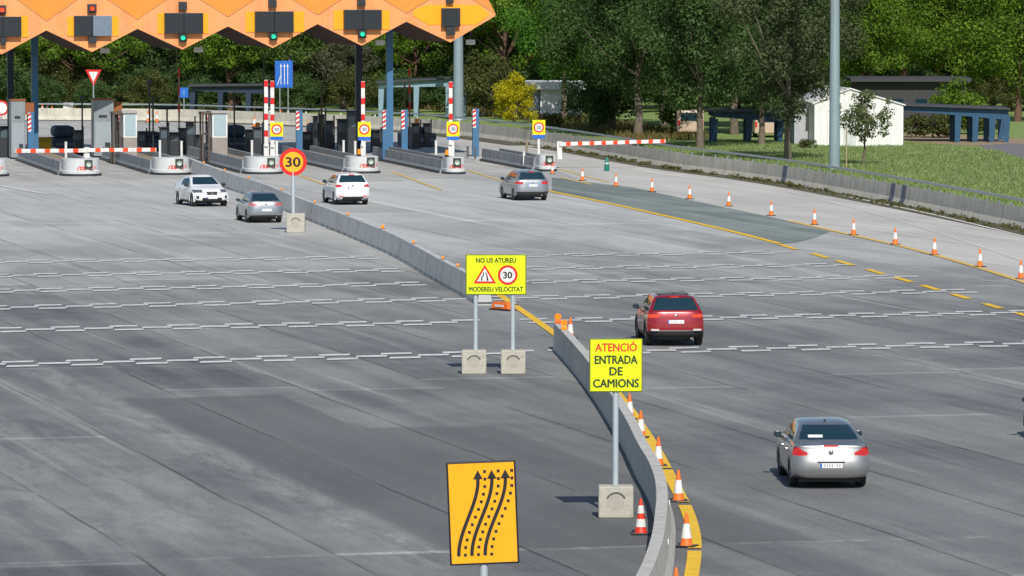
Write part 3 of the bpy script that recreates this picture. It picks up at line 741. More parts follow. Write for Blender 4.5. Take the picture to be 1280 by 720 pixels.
# canopy
P0 = Vector((Xat(340, 60, 339), 339, 0))
def on_front(px, py, off=0.0):
    r = ray(px, py); base = P0 + ey * off; nrm = ey
    t = (base - Vector((0, 0, HC))).dot(nrm) / r.dot(nrm); return Vector((0, 0, HC)) + r * t
def loc(p):     # canopy local coordinates: x along the front, y back, z up
    d = p - P0; return Vector((d.dot(ex), d.dot(ey), p.z))
canopy = thing('toll_canopy', P0, 'orange folded toll plaza canopy with diamond front on dark columns', 'canopy', AL)
tips = [(-111,71),(2,68),(115,65),(228,62),(341,60),(452,57),(563,53)]
ua = [(-168,43),(-55,40),(58,38),(172,36),(285,33),(397,30),(508,27)]
da = [(-168,31),(-55,28),(58,26),(172,24),(285,20.5),(397,18),(508,16)]
tops = [(-111,-18),(2,-16),(115,-14),(228,-15),(341,-16),(452,-17),(563,-17)]
D = 15.0; RISE = 5.5
for i in range(1, 7):
    t = loc(on_front(*tips[i])); lu = loc(on_front(*ua[i])); ld = loc(on_front(*da[i])); tp = loc(on_front(*tops[i]))
    if i < 6: ru = loc(on_front(*ua[i+1])); rd = loc(on_front(*da[i+1]))
    else: ru = loc(on_front(619,20)); rd = loc(on_front(619.5,16))
    poly = [ld, lu, t, ru, rd, tp]
    for p in poly: p.y = 0
    mb = MB(); mb.prism(poly, (0, .18, 0)); fp = mb.build('fascia_panel', FASC, canopy)
    # dotted line of bolts along the upper edge
    mb = MB()
    for A, B in ((ld, tp), (tp, rd)):
        for k in range(26):
            q = A.lerp(B, (k+.5)/26); mb.box(q.x-.035, q.x+.035, -.02, -.002, q.z-.06, q.z-.02)
    mb.build('bolt_row', SOFFIT, fp)
    b = Vector((0, D, 0)); up = Vector((0, D, RISE))
    mb = MB(); y0 = Vector((0, .182, 0))
    mb.add([ld+y0, tp+y0, tp+up, ld+up], [(0,1,2,3)]); mb.add([tp+y0, rd+y0, rd+up, tp+up], [(0,1,2,3)])
    mb.build('roof_sheet', ROOFO, canopy)
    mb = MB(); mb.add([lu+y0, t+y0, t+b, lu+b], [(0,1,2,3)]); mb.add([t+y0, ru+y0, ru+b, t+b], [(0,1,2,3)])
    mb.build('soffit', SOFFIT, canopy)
    if i == 6:
        zt, zb = loc(on_front(563,6)).z, loc(on_front(563,31)).z; xl = loc(on_front(512,20)).x + .25; xr = loc(on_front(617,17)).x - .25
        xm = .9
        mb = MB(); zmid = (rd.z+ru.z)/2
        mb.prism([(xl,-.03,zmid+.3),(xl,-.03,zmid-.1),(xl+xm*1.1,-.03,zb),(xr-xm,-.03,zb),(xr,-.03,zmid),(xr-xm*.8,-.03,zt),(xl+xm,-.03,zt)], (0,.027,0)); mb.build('amber_band', FASCY, fp)
for px, m in ((44, BLUEP), (487, BLUEP), (13.5, NAVY), (448.5, NAVY)):  # navy is the blue column paint darkened for the two in shade
    p = G(px, 195.5 if m is BLUEP else 188); q = loc(p); hw = .21
    MB().box(q.x-hw, q.x+hw, q.y-hw, q.y+hw, 0, 9.3).build('column', m, canopy)
for px, py in ((131,63),(248,62),(475,53),(588,52.5)):
    c = loc(on_front(px, py, 3.0)); fl = MB().box(-.3,.3,-.12,.12,-.18,.16).build('floodlight', WHITEP, canopy, loc=c, bevel=.02)
    MB().box(-.03,.03,-.03,.03,.161,1.6).build('hanger', DARKG, fl)
# lane displays, beacons
def rect_on_front(name, x0, y0, x1, y1, m, parent, pl, y=-.12, th=.1, bevel=0):
    a = loc(on_front(x0, y1)); b = loc(on_front(x1, y0))
    return MB().box(a.x-pl.x, b.x-pl.x, y, y+th, a.z-pl.z, b.z-pl.z).build(name, m, parent, bevel=bevel)
laneword = ['leftmost in the photo', 'second from the left, one half pale', 'third from the left', 'fourth from the left', 'fifth from the left', 'narrow square, rightmost in the photo']
disp = [(-20,20.5,26,46,-8,20,35,46.5,0), (92,19.5,139,45,84,20.5,148,45,1), (205,16,253,42,197,16.5,260,42,0), (318,14,366,40.5,307,14.5,380,40,0), (429,12,476,37,417,12.5,487,37,0), (551,10,574,33,0,0,0,0,0)]
upl = [(-3,6.5,7,18,'red'),(109,5,120,16,'red'),(223,2,233,12.5,'off'),(335,-1,345,9,'off'),(446,-3,456,7.5,'off'),(557,-5,566,3.5,'off')]
lol = [(0,46,7,56,'off'),(110,45.2,120,54,'off'),(223,42.2,233,52,'green'),(336,40.7,346,50,'green'),(447,37.2,457,47.5,'green'),(557,33.2,568,43.5,'off')]
PANEL = mat('display_panel', (.016,.022,.03), .35, var=.1)
PALEP = mat('faded_display_panel', (.16,.21,.27), .35, var=.12)
for i in range(6):
    d = disp[i]; c = on_front((d[0]+d[2])/2, (d[1]+d[3])/2); lw = laneword[i]
    t = thing('lane_display', c, 'dark display board on the canopy front, ' + lw, 'display board', AL, 'display boards on the canopy front'); pl = loc(c)
    xm = (d[0]+d[2])/2
    if i < 5:
        rect_on_front('amber_backing', d[4], d[5], d[6], d[7], FASCY, t, pl, -.05, .047)
        rect_on_front('screen', d[0], d[1], xm-.2, d[3], PANEL, t, pl, -.42, .36, .02)
        rect_on_front('screen', xm+.2, d[1], d[2], d[3], PALEP if d[8] else PANEL, t, pl, -.42, .36, .02)
    else: rect_on_front('screen', d[0], d[1], d[2], d[3], PANEL, t, pl, -.42, .36, .02)
    for (lst, where) in ((upl, 'above'), (lol, 'below')):
        u = lst[i]; c = on_front((u[0]+u[2])/2, (u[1]+u[3])/2); st = {'red':'lit red','green':'lit green','off':'unlit black'}[u[4]]
        lt = thing('signal_light', c, f'{st} lane signal {where} the display board {lw}', 'traffic light', AL, 'lane signals on the canopy front'); pl2 = loc(c)
        rect_on_front('housing', u[0], u[1], u[2], u[3], DARKG, lt, pl2, -.36, .34, .02)
        r = .15 if u[4] != 'off' else .17
        lm = {'red': lamp_mat('lit_red_lens', (1,.05,.015), 1.2), 'green': lamp_mat('lit_green_lens', (.01,.75,.35), .8), 'off': mat('unlit_lens', (.03,.035,.04), .2, var=0)}[u[4]]
        MB().cyl((0,-.385,0),(0,-.362,0), r, n=18).build('lens', lm, lt)
        if u[4] != 'off': MB().lathe([(r+.03,0),(r+.03,.18)], 18).build('hood', BLACK, lt, loc=(0,-.362,0)).rotation_euler = (math.pi/2, 0, 0)

# islands
MARKRED = mat('red_marking', (.72,.05,.04), .6, var=0)
NOSEG = mat('nose_grey_paint', (.60,.62,.62), .6, var=.07, vscale=2, dirt=((.36,.38,.38), 1.5))
WALLG = mat('island_wall_grey', (.30,.32,.335), .75, var=.1, vscale=2, dirt=((.2,.21,.22), 1.4, .4))
isl_words = ['cut by the left photo edge', 'under the lowered pair of booms', 'second to the left of the round 30 sign', 'behind the round 30 sign, with two raised booms', 'behind the white car, with one raised boom', 'narrow, left of the grey estate car', 'narrow, behind the grey estate car']
isl = [(-12,221,1.15),(104,220.5,1.15),(217.5,219,1.15),(332.5,218,1.12),(457,217,1.0),(571,218,.60),(686.5,214.5,.56)]
ISL = []
for i, (px, py, r) in enumerate(isl):
    p = G(px, py)
    t = thing('toll_island', p, 'grey toll island with rounded nose, ' + isl_words[i], 'toll island', AL, 'toll islands'); ISL.append(t)
    hN = 1.02; ln = 25.5 if i < 6 else 17
    wi = max(r, .62)
    # nose: D-shaped drum
    poly = [(r*math.cos(a), r - r*math.sin(a), 0) for a in [math.pi*k/18 for k in range(19)]]
    poly = poly + [(-r, r+1.3, 0), (r, r+1.3, 0)]
    base = [(x*1.06, y*1.0 - .05, 0) for x, y, z in poly]
    MB().prism([(x*1.07, (y-r)*1.07+r, 0) for x, y, z in poly], (0,0,.14)).build('skirt', DARKG, t)
    mb = MB(); n_ = len(poly); vs = [(x, y, .14) for x, y, z in poly] + [(x, y, .3) for x, y, z in poly] + [(x*.93, (y-r)*.93+r, .34) for x, y, z in poly] + [(x*.93, (y-r)*.93+r, hN) for x, y, z in poly]
    fs = []
    for k in range(3): fs += [(k*n_+j, k*n_+(j+1)%n_, (k+1)*n_+(j+1)%n_, (k+1)*n_+j) for j in range(n_)]
    mb.add(vs, fs); mb.add(vs, [tuple(range(3*n_, 4*n_))]); mb.build('nose', NOSEG, t)
    # flank walls
    prof = [(-.20,0),(-.20,.1),(-.11,.3),(-.07,.82),(.07,.82),(.11,.3),(.20,.1),(.20,0)]
    for sx in (-1, 1):
        mb = MB(); mb.sweep([(sx*(wi-.1)*1.02, r+1.0+ln, 0), (sx*(wi-.1)*1.02, r+1.15, 0)], prof); mb.build('wall', WALLG, t)
    mb = MB()
    for k in range(9): mb.box(-wi-.02, -wi+.12, r+2+k*2.7, r+2.06+k*2.7, .05, .80)
    mb.build('wall_joint', mat('joint_dark', (.09,.095,.1), .9, var=0), t)
    MB().box(-wi+.22, wi-.22, r+1.35, r+1+ln, 0, .5).build('fill', TAN, t)
    mb = MB(); mb.sweep([(-wi-.16, r+1+ln, 0), (-wi-.16, r+1.2, 0)], [(-.06,0),(-.06,.16),(.06,.16),(.06,0)]); mb.build('kerb', DARKG, t)
    # square plate with roundel and red marks on the nose
    pxl = r*.93
    if i not in (0,):
        sx = .33 if r > .8 else 0.02
        pl = MB().box(sx-.24, sx+.24, r-pxl-.055, r-pxl-.02+.02, .46, .98).build('plate', mat('dark_plate', (.03,.045,.04), .5, var=.1), t)
        MB().lathe([(.001,0),(.16,0),(.16,.012)], 16).build('roundel', mat('pale_roundel', (.42,.5,.42), .5), pl, loc=(sx, r-pxl-.068, .72)).rotation_euler = (math.pi/2,0,0)
    # red chevron and cross marks
    mb = MB(); span = 1.15 if r > .8 else .8; K = 7
    for k in range(K):
        x = -span/2 + span*(k+.5)/K + (.22 if r > .8 else 0)
        if abs(x) > pxl*.96: continue
        yy = r - math.sqrt(max(pxl**2 - x*x, .0001)) - .012; h = .125; wv = .06
        for s_ in ((1,-1) if k % 3 else (1,)):
            mb.prism([(x-wv*s_-.032,yy,.36),(x-wv*s_+.032,yy,.36),(x+wv*s_+.032,yy,.36+2*h-.02),(x+wv*s_-.032,yy,.36+2*h-.02)], (0,.01,0))
    mb.build('red_mark', MARKRED, t)
# white slim posts beside the noses
def bollard(px, ytop, ybot, label, m=WHITEP, wpx=3.2, name='post', cat='bollard', base=None):
    base = base or ybot; p = G(px, base); h = Zat(ytop, p.y); r = wpx/sc(base)/2
    t = thing('slim_post', p, label, cat, AL, 'slim posts beside the islands')
    MB().cyl((0,0,0),(0,0,h),r,n=10).build('shaft', m, t); MB().cyl((0,0,h),(0,0,h+.04),r*1.25,n=10).build('cap', m, t)
for px, yt, yb, lab in [(82.5,178,212,'slim white post left of the nose under the lowered booms'),(200,176,212,'tall slim white post at the left of the second nose from the left'),
   (227,177,214,'slim white post behind the plate of the second nose left of the round sign'),(315,176,209,'slim white post left of the twin raised booms'),
   (429.5,176,206,'slim white post left of the single raised boom near the white car'),(444,177,207,'short slim white post beside the first raised boom right of the round sign'),
   (545,176,208,'slim white post left of the rightmost raised boom'),(567,178,213,'slim white post on the narrow nose left of the grey estate'),(655,190,211,'slim white post left of the boom by the grey estate car'),(658.5,174,203,'slim brownish post behind the rightmost island')]:
    bollard(px, yt, yb, lab, TAN if 'brownish' in lab else WHITEP)
# booms
def boom(px, py, dirn, label, length=4.2, vertical=False, base_y=216, blocks=5, name='barrier_boom'):
    p = G(px, base_y); z = Zat(py, p.y)
    t = thing('barrier_boom', p, label, 'boom barrier', AL if not vertical else 0, 'toll lane booms')
    MB().box(-.16,.16,-.05,.3,.55,z+.16).build('housing', WHITEP, t, bevel=.03)
    def seg(a, b, m, nm, par, off=0):
        hw = .115+off
        if vertical: return MB().box(-hw,hw,-.16-off,-.08+off,z+a,z+b).build(nm, m, par)
        a_, b_ = (a, b) if dirn > 0 else (-b, -a); return MB().box(a_,b_,-.16-off,-.08+off,z-hw,z+hw).build(nm, m, par)
    arm = seg(0, length, WHITEP, 'arm', t)
    for k in range(blocks):
        c = length*(1 - (k+.12)/blocks) - .1; rw_ = length/blocks*.19; seg(c-rw_, min(c+rw_, length+.004), RED if vertical else mat('orange_red_band', (.75,.06,.012), .5, var=.05), 'red_band', arm, .006)
    return t
boom(108, 188, -1, 'lowered red and white boom reaching left over the lane at the left edge', 4.3)
boom(109, 187.5, 1, 'lowered red and white boom reaching right, tip by the second nose', 4.2)
boom(333, 183, 0, 'raised red and white boom, left one of the pair behind the round 30 sign', 4.15, True, 209, 4)
boom(340.8, 184, 0, 'raised red and white boom, right one of the pair behind the round 30 sign', 4.15, True, 209, 4)
boom(454, 183, 0, 'raised red and white boom behind the white car', 4.1, True, 207, 4)
boom(563.5, 181, 0, 'raised red and white boom in front of the far grey mast', 4.0, True, 206, 4)
b = boom(700, 180, 1, 'long lowered red and white boom reaching right to the safety wall', 6.6, False, 210.5, 9)
b.rotation_euler = (0, R(-1.5), R(4))
for i, lx in ((4,-.25),(5,-.45)):
    o = MB().cyl((0,0,1.0),(0,0,1.12),.12,n=14).build('beacon_base', BLACK, ISL[i], loc=(lx,.9,.03)); MB().cyl((0,0,1.122),(0,0,1.42),.12,.09,14).build('beacon_lens', mat('amber_reflector_lens', (.85,.27,.01), .4, var=.05), o)
t = thing('wooden_stake', G(1058,212,-.12), 'thin pale wooden stake in the grass between lamp mast and young tree', 'stake'); MB().cyl((0,0,-.1),(0,0,2.6),.045,.04,8).build('shaft', mat('pale_wood', (.42,.33,.2), .8), t); MB().cyl((0,0,2.601),(0,0,2.66),.05,.02,8).build('tip', mat('pale_wood', (.42,.33,.2), .8), t)
# square speed signs on yellow
def ring(mb, cx, cz, r0, r1, y, n=28, th=.004):
    vs = []
    for rr in (r0, r1):
        for k in range(n): a = 2*math.pi*k/n; vs.append((cx+rr*math.cos(a), y, cz+rr*math.sin(a)))
    return mb.add(vs, [(k,(k+1)%n,n+(k+1)%n,n+k) for k in range(n)])
def disc(mb, cx, cz, r, y, n=28):
    return mb.add([(cx+r*math.cos(2*math.pi*k/n), y, cz+r*math.sin(2*math.pi*k/n)) for k in range(n)], [tuple(range(n))])
for px, y0, y1, by, lab in [(346,153,175,214,'yellow speed sign on the island behind the round 30 sign'),(455.5,152.5,175.5,213,'yellow speed sign on the island ahead of the white car'),(566.5,152,175,214,'yellow speed sign on the narrow island under the far mast'),(673.5,150,173,209,'yellow speed sign beside the long lowered boom')]:
    p = G(px, by); z1 = Zat(y0, p.y); z0 = Zat(y1, p.y); zm = z0 + (z1-z0)*.2; hw = 8/sc(by); 
    t = thing('speed_sign', p, lab, 'traffic sign', 0, 'yellow speed signs on the islands')
    MB().box(-.07,.07,.03,.17,.3,z0+.2).build('post', WHITEP, t)
    MB().box(-hw,hw,-.02,.02,zm,z1).build('board', YSIGN if 0 else mat('lemon_sign_yellow', (.85,.72,.0), .5, var=.03), t)
    MB().box(-hw*.95,hw*.95,-.02,.02,z0,zm-.01).build('blue_strip', BLUES, t)
    cz = (zm+z1)/2; mb = MB(); disc(mb, 0, cz, hw*.80, -.023); mb.build('white_disc', WHITE, t)
    mb = MB(); ring(mb, 0, cz, hw*.60, hw*.82, -.026); mb.build('red_ring', mat('sign_red', (.70,.012,.010), .5, var=0), t)
    text_mesh('30', hw*.75, 0, cz, -.028, mat('grey_ink', (.08,.10,.16), .6, var=0), t, 'digits')
# blue posts with red and white chevrons
for i, (px, yt, by, lab) in enumerate([(39,140,203,'blue post with red and white bands against the left grey toll cabinet'),(151,139,204,'blue post with red and white bands left of the pale booth window'),(263,138,204,'blue post with red and white bands left of the second pale booth window'),
       (374,138,203,'blue post with red and white bands right above the round 30 sign'),(482,137,202,'blue post with red and white bands touching the right blue column'),(505.5,137,201,'blue post with red and white bands right of the right blue column'),(594.5,136,196,'blue post with red and white bands right of the far grey mast')]):
    p = G(px, by); h = Zat(yt, p.y); hw = 4.0/sc(by)
    t = thing('lane_post', p, lab, 'marker post', AL, 'blue lane marker posts')
    MB().box(-hw,hw,-.15,.15,0,h).build('shaft', BLUEP, t, bevel=.02)
    bd = MB().box(-hw-.01,-hw+.20,-.175,-.153,h-1.25,h-.05).build('marker_plate', WHITE, t)
    for k in range(4):
        z = h-1.2+k*.3; MB().prism([(-hw-.008,-.179,z),(-hw+.198,-.179,z+.12),(-hw+.198,-.179,z+.27),(-hw-.008,-.179,z+.15)], (0,.003,0)).build('red_stripe', RED, bd)
# tall grey cabinets
for px, x0, x1, yt, by, lab in [(23,15,33,126,199,'tall grey toll cabinet with brown side at the far left'),(130,117,142,125,197,'tall grey toll cabinet behind the lowered booms')]:
    p = G(px, by); h = Zat(yt, p.y); hw = (x1-x0)/2/sc(by)
    t = thing('toll_cabinet', p, lab, 'toll cabinet', AL, 'grey toll cabinets')
    MB().box(-hw,hw,0,1.6,.1,h).build('case', TOLLG, t, bevel=.03)
    MB().box(-hw+.08,hw-.08,-.03,-.003,.4,h*.62).build('door', mat('cabinet_door', (.30,.34,.365), .5, var=.08), t, bevel=.01)
    MB().box(-hw-.04,hw+.04,-.06,1.66,h+.002,h+.1).build('lid', BROWN, t)
    MB().box(hw+.01,hw+.62,.5,1.5,h-.9,h-.15).build('brown_panel', BROWN, t); MB().box(hw+.2,hw+.4,.9,1.1,.1,h-.9).build('panel_post', DARKG, t)
    MB().box(-hw*.5,hw*.3,-.05,-.033,h*.70,h*.74).build('slot', DARKG, t); MB().box(hw*.1,hw*.6,-.32,-.035,.1,1.0).build('bin', DARKG, t)
# booths with pale glazing
for px, x0, x1, yt, yb, by, lab in [(163,155,172,141,172,206,'small glazed toll booth with pale window behind the lowered boom tip'),(275,266,285,141,172,206,'small glazed toll booth with pale window left of the twin booms')]:
    p = G(px, by); z1 = Zat(yt, p.y); z0 = Zat(yb, p.y); hw = (x1-x0)/2/sc(by)
    t = thing('toll_booth', p, lab, 'toll booth', AL, 'glazed toll booths')
    MB().box(-hw,hw,0,1.8,0,z0).build('base', mat('booth_base', (.30,.27,.24), .8), t)
    fr = MB().box(-hw,hw,0,1.8,z0+.002,z1).build('window_frame', WHITEP, t)
    MB().box(-hw+.09,hw-.09,-.02,-.002,z0+.1,z1-.12).build('pane', BTHGL, fr)
    MB().box(-hw-.1,hw+.1,-.15,1.95,z1+.002,z1+.1).build('roof', mat('booth_roof', (.42,.4,.38), .7), t)
    q = MB(); 
    for yy in (.2, 1.4): q.box(-hw-.62,-hw-.52,yy,yy+.12,0,z1-.1); q.box(-hw-.24,-hw-.14,yy,yy+.12,0,z1-.1)
    q.box(-hw-.66,-hw-.12,.15,1.6,z1-.098,z1+.05); q.build('side_cage', mat('cage_brown', (.10,.075,.055), .7), t)
    for k in range(3): MB().box(-hw-.52,-hw-.24,.22,.30,.5+k*.7,.62+k*.7).build('cage_shelf', DARKG, t)
# dark rounded cushions behind
for px, x0, x1, by, lab in [(83,66,100,190,'dark blue rounded crash cushion behind the lowered left boom'),(190,172,208,190,'dark blue rounded crash cushion right of the first pale booth'),(298,284,314,189,'dark blue rounded crash cushion left of the twin booms'),(403,390,420,186,'dark blue rounded crash cushion right of the blue lane post'),(526,508,548,184,'long low dark blue crash cushion right of the blue columns')]:
    p = G(px, by); hw = (x1-x0)/2/sc(by); t = thing('crash_cushion', p, lab, 'crash cushion', AL, 'dark blue crash cushions')
    MB().box(-hw,hw,0,3.2,.05,.95).build('base', DKBLUE, t, bevel=.08)
    MB().box(-hw*.86,hw*.7,.3,3.0,.953,1.75 if hw < .95 else 1.35).build('hump', DKBLUE, t, bevel=.28)
    MB().box(-hw*.8,hw*.8,-.02,-.002,.45,.6).build('reflective_strip', mat('dull_stripe', (.14,.16,.2), .5), t)
t = thing('grit_bin', G(55,192), 'yellow grit bin behind the left blue column', 'bin', AL)
MB().box(-.5,.5,0,1,.05,.8).build('tub', mat('bin_yellow', (.65,.42,.01), .6), t, bevel=.05); MB().prism([(-.54,-.05,.803),(-.54,1.05,.803),(-.54,1.05,.95),(-.54,.4,1.1)], (1.08,0,0)).build('lid', mat('bin_yellow_lid', (.6,.36,.01), .6), t)
# payment machines and portal posts, dark
AMBER2 = mat('amber_beacon', (.75,.25,.02), .5, var=.05)
def machine(px, by, label, h=1.5, w_=.5):
    t = thing('toll_machine', G(px, by), label, 'toll machine', AL, 'dark toll payment machines')
    MB().box(-w_/2,w_/2,0,.5,0,h).build('case', DARKG, t, bevel=.04); MB().box(-w_/2+.05,w_/2-.05,-.02,-.002,h*.65,h*.9).build('screen', mat('machine_screen', (.08,.11,.13), .2, var=0), t)
    MB().box(-w_/2-.06,w_/2+.06,-.12,.56,h+.002,h+.07).build('hood', BLACK, t); MB().cyl((w_/2+.1,.25,0),(w_/2+.1,.25,h*1.2),.05,n=8).build('pipe', DARKG, t)
for px, by, lab, h, w_ in [(218,195,'dark payment machine left of the thin red pole',1.5,.6),(229,193,'dark payment machine right of the thin red pole',1.7,.55),(238,195,'tall dark payment machine beside the second booth',2.2,.5),(205,196,'dark payment machine right of the first crash cushion',1.9,.5),
     (322,196,'dark payment machine left of the twin raised booms',1.9,.55),(412,191,'dark payment machine between the blue lane post and dark column',2.1,.5),(428,193,'dark machine left of the dark right column',2.3,.6),(440,194,'tall dark machine touching the dark right column',2.9,.55),(403,188,'brown-topped machine behind the olive tree lane',2.4,.35),(520,186,'dark machine right of the last blue lane post',1.7,.5),(6,197,'dark machine at the left photo edge',2.0,.6)]: machine(px, by, lab, h, w_)
for px, by, lab, h, w_ in [(247,194,'short dark payment machine right of the second booth cage',1.3,.6),(312,191,'low dark machine right of the third crash cushion',1.5,.5),(384,190,'short dark machine right of the blue lane post',1.3,.6),(395,193,'narrow tall dark machine before the right olive tree',2.5,.3),(470,190,'short dark machine left of the right blue column',1.4,.6),(534,184,'short dark machine on the low cushion right of the columns',1.6,.45),(98,194,'short dark machine left of the second grey cabinet',1.6,.5),(178,194,'short dark machine right of the first booth',1.5,.45)]: machine(px, by, lab, h, w_)
for px, by, lab in [(415,188,'right of the tall dark machine in the olive lane'),(521,183,'beside the dark machine right of the last blue post'),(322,189,'beside the machine left of the twin booms')]:
    t = thing('lane_beacon', G(px, by), 'small orange lane beacon ' + lab, 'beacon', AL, 'orange lane beacons'); MB().cyl((0,0,0),(0,0,1.5),.05,n=8).build('stand', DARKG, t); MB().box(-.14,.14,-.1,.1,1.502,1.95).build('lens', AMBER2, t, bevel=.03)
def thinpost(px, ytop, by, label, m=DARKG, wpx=2.2, head=None):
    p = G(px, by); h = Zat(ytop, p.y); t = thing('thin_pole', p, label, 'pole', AL, 'thin poles among the toll lanes')
    MB().cyl((0,0,0),(0,0,h),wpx/sc(by)/2,n=10).build('shaft', m, t)
    MB().cyl((0,0,-.001),(0,0,.05),wpx/sc(by)*1.2,n=10).build('foot', DARKG, t)
    if head == 'flat': MB().lathe([(.02,h),(.85,h-.03),(.9,h+.04),(.02,h+.12)], 20).build('top_plate', DARKG, t)
    if head == 'bands':
        for k in range(3): MB().cyl((0,0,h-.6-k*1.2),(0,0,h-k*1.2),wpx/sc(by)/2+.012,n=10).build('red_band', RED, t)
    if head == 'box': MB().box(-.16,.16,-.14,.14,h,h+.3).build('camera_box', DARKG, t)
thinpost(187,106,194,'thin dark pole, left of the close pair by the first booth', head='box'); thinpost(191.5,120,195,'thin dark pole, right of the close pair by the first booth')
thinpost(209,136,192,'dark pole with flat round top plate behind the first crash cushion', head='flat'); thinpost(224,85,193,'thin red and white banded pole in front of the blue sign', mat('pole_grey', (.3,.25,.24), .5), head='bands')
thinpost(293,115,192,'thin dark pole left of the twin raised booms'); thinpost(103,125,194,'thin dark pole with cross lamp beside the second cabinet', head='box')
thinpost(330,70,196,'thin dark pole rising above the twin raised booms'); thinpost(402,110,190,'thin brown pole in the olive tree lane', mat('pole_brown', (.12,.09,.05), .7), 2.6); thinpost(434,130,192,'yellowish thin pole left of the dark right column', mat('pole_ochre', (.25,.2,.06), .7), 2.4)
thinpost(506,104,189,'thin ochre pole above the last blue lane post', mat('pole_ochre'if 0 else 'pole_brown', (.12,.09,.05), .7)); thinpost(512,85,185,'thin grey pole with red band right of the blue column', mat('pole_grey', (.3,.25,.24), .5), head='bands')
# cross lamp on pole
# give-way, blue and lane signs beyond
t = thing('give_way_sign', G(117,150), 'red and white give way triangle behind the second grey cabinet', 'traffic sign')
Y = G(117,150).y; z1 = Zat(87,Y); z0 = Zat(108,Y); hw = 10/sc(150)
MB().cyl((0,.05,0),(0,.05,z1-.3),.06,n=10).build('post', GALV, t); MB().prism([(-hw,0,z1),(hw,0,z1),(0,0,z0)], (0,.03,0)).build('red_border', RED, t)
MB().prism([(-hw*.6,-.006,z1-.14*hw*2),(hw*.6,-.006,z1-.14*hw*2),(0,-.006,z0+hw*.55)], (0,.004,0)).build('white_face', WHITE, t)
t = thing('blue_sign', G(230,150), 'small square blue sign on a thin post beside the red banded pole', 'traffic sign'); Y = G(230,150).y
MB().cyl((0,.05,0),(0,.05,Zat(115,Y)),.05,n=10).build('post', GALV, t); MB().box(-.37,.37,0,.03,Zat(122,Y),Zat(109.5,Y)).build('board', BLUES, t); MB().box(-.1,.1,-.006,-.001,Zat(119,Y),Zat(112.5,Y)).build('pictogram', mat('paler_blue', (.06,.25,.6), .5), t)
t = thing('lane_sign', G(355,146), 'blue lane arrow sign on two posts in front of the grey mast', 'traffic sign'); Y = G(355,146).y; s_ = sc(146)
z1 = Zat(76,Y); z0 = Zat(109.5,Y); hw = 11/s_
for sx in (-.35,.35): MB().cyl((sx,.06,0),(sx,.06,z1-.2),.05,n=8).build('post', GALV, t)
MB().box(-hw,hw,0,.04,z0,z1).build('board', BLUES, t)
zc = z1-z0
for k, x in enumerate((-.25,.05,.32)): 
    a = MB(); xb = x
    a.box(xb-.03,xb+.03,-.006,-.001,z0+zc*.12,z0+zc*.78); a.prism([(xb-.09,-.006,z0+zc*.78),(xb+.09,-.006,z0+zc*.78),(xb,-.006,z0+zc*.9)], (0,.005,0))
    a.build('arrow', WHITE, t)
a = MB(); a.prism([(-.58,-.006,z0+zc*.1),(-.52,-.006,z0+zc*.1),(-.27,-.006,z0+zc*.42),(-.27,-.006,z0+zc*.5)], (0,.005,0)); a.build('merge_line', WHITE, t)
t = thing('white_board', G(85.5,150), 'blank white board in front of the far wall behind the left lanes', 'board'); Y = G(85,150).y
MB().box(-.42,.42,0,.05,Zat(141,Y),Zat(128.5,Y)).build('panel', WHITEP, t); 
for sx in (-.3,.3): MB().box(sx-.03,sx+.03,.052,.1,0,Zat(130,Y)).build('leg', GALV, t)
t = thing('round_sign', G(1.5,156), 'round white sign with red rim cut by the left photo edge', 'traffic sign'); Y = G(1,156).y; zc = Zat(135,Y)
MB().cyl((0,.05,0),(0,.05,zc),.05,n=8).build('post', GALV, t); MB().cyl((0,.03,zc),(0,0,zc),.62,n=28).build('red_rim', RED, t); mb = MB(); disc(mb,0,zc,.47,-.004); mb.build('white_face', WHITE, t)

# ------------------------------------------------------------------ median barriers
def median(name, pts, label, m, prof, seglen, notch=0):
    """a row of cast segments set end to end along the path"""
    pw = smooth_path([G(*p) for p in pts], 8); t = thing(name, pw[0], label, 'barrier'); o0 = pw[0]
    fine = [pw[i].lerp(pw[i+1], k/8) - o0 for i in range(len(pw)-1) for k in range(8)] + [pw[-1] - o0]
    run = [fine[0]]; L = 0; rnd = random.Random(len(pts))
    def emit(run):
        if len(run) < 2: return
        mb = MB(); mb.sweep([tuple(p) for p in run], [(a, max(z, .13) if notch and z < .13 else z) for a, z in prof])
        if notch:
            k = max(1, int(len(run)*notch)); core = run[k:-k] if len(run) > 2*k+1 else run
            mb.sweep([tuple(p) for p in core], [(prof[0][0], 0), (prof[0][0], .128), (prof[-1][0], .128), (prof[-1][0], 0)])
        mb.build('barrier_segment', m, t)
    for a, b in zip(fine, fine[1:]):
        d = (b-a).length; n = max(1, int(d/.12))
        for k in range(1, n+1):
            q = a.lerp(b, k/n); st = d/n
            if L + st > seglen:
                run.append(q); emit(run); run = [q + (b-a).normalized()*(.008 if notch else .022)]; L = 0
            else: run.append(q); L += st
    emit(run)
    return t, pw
FARP = [(236,215),(262,226),(290,236.5),(330,250),(372,268),(420,287),(462,304.5),(500,321.5),(550,350.5),(585,370),(606,382)]
mt, farw = median('median_barrier', FARP, 'long grey segmented barrier running from the toll islands to the two-post yellow sign', PLASTG, [(-.27,0),(-.265,.06),(-.12,.88),(.12,.88),(.265,.06),(.27,0)], 2.1, .09)
NEARP = [(697,437),(716,458),(734,480),(754,508),(772,537),(789,567),(803,597),(817,622),(825,645),(827.5,667),(826,692),(822,722),(813,753),(803,776),(788,806)]
mn, nearw = median('median_barrier', NEARP, 'pale concrete barrier curving through the foreground beside the line of cones', CONCN, [(-.29,0),(-.29,.07),(-.19,.30),(-.12,.84),(.12,.84),(.14,.06),(.15,.05),(.15,0)], 6.0)
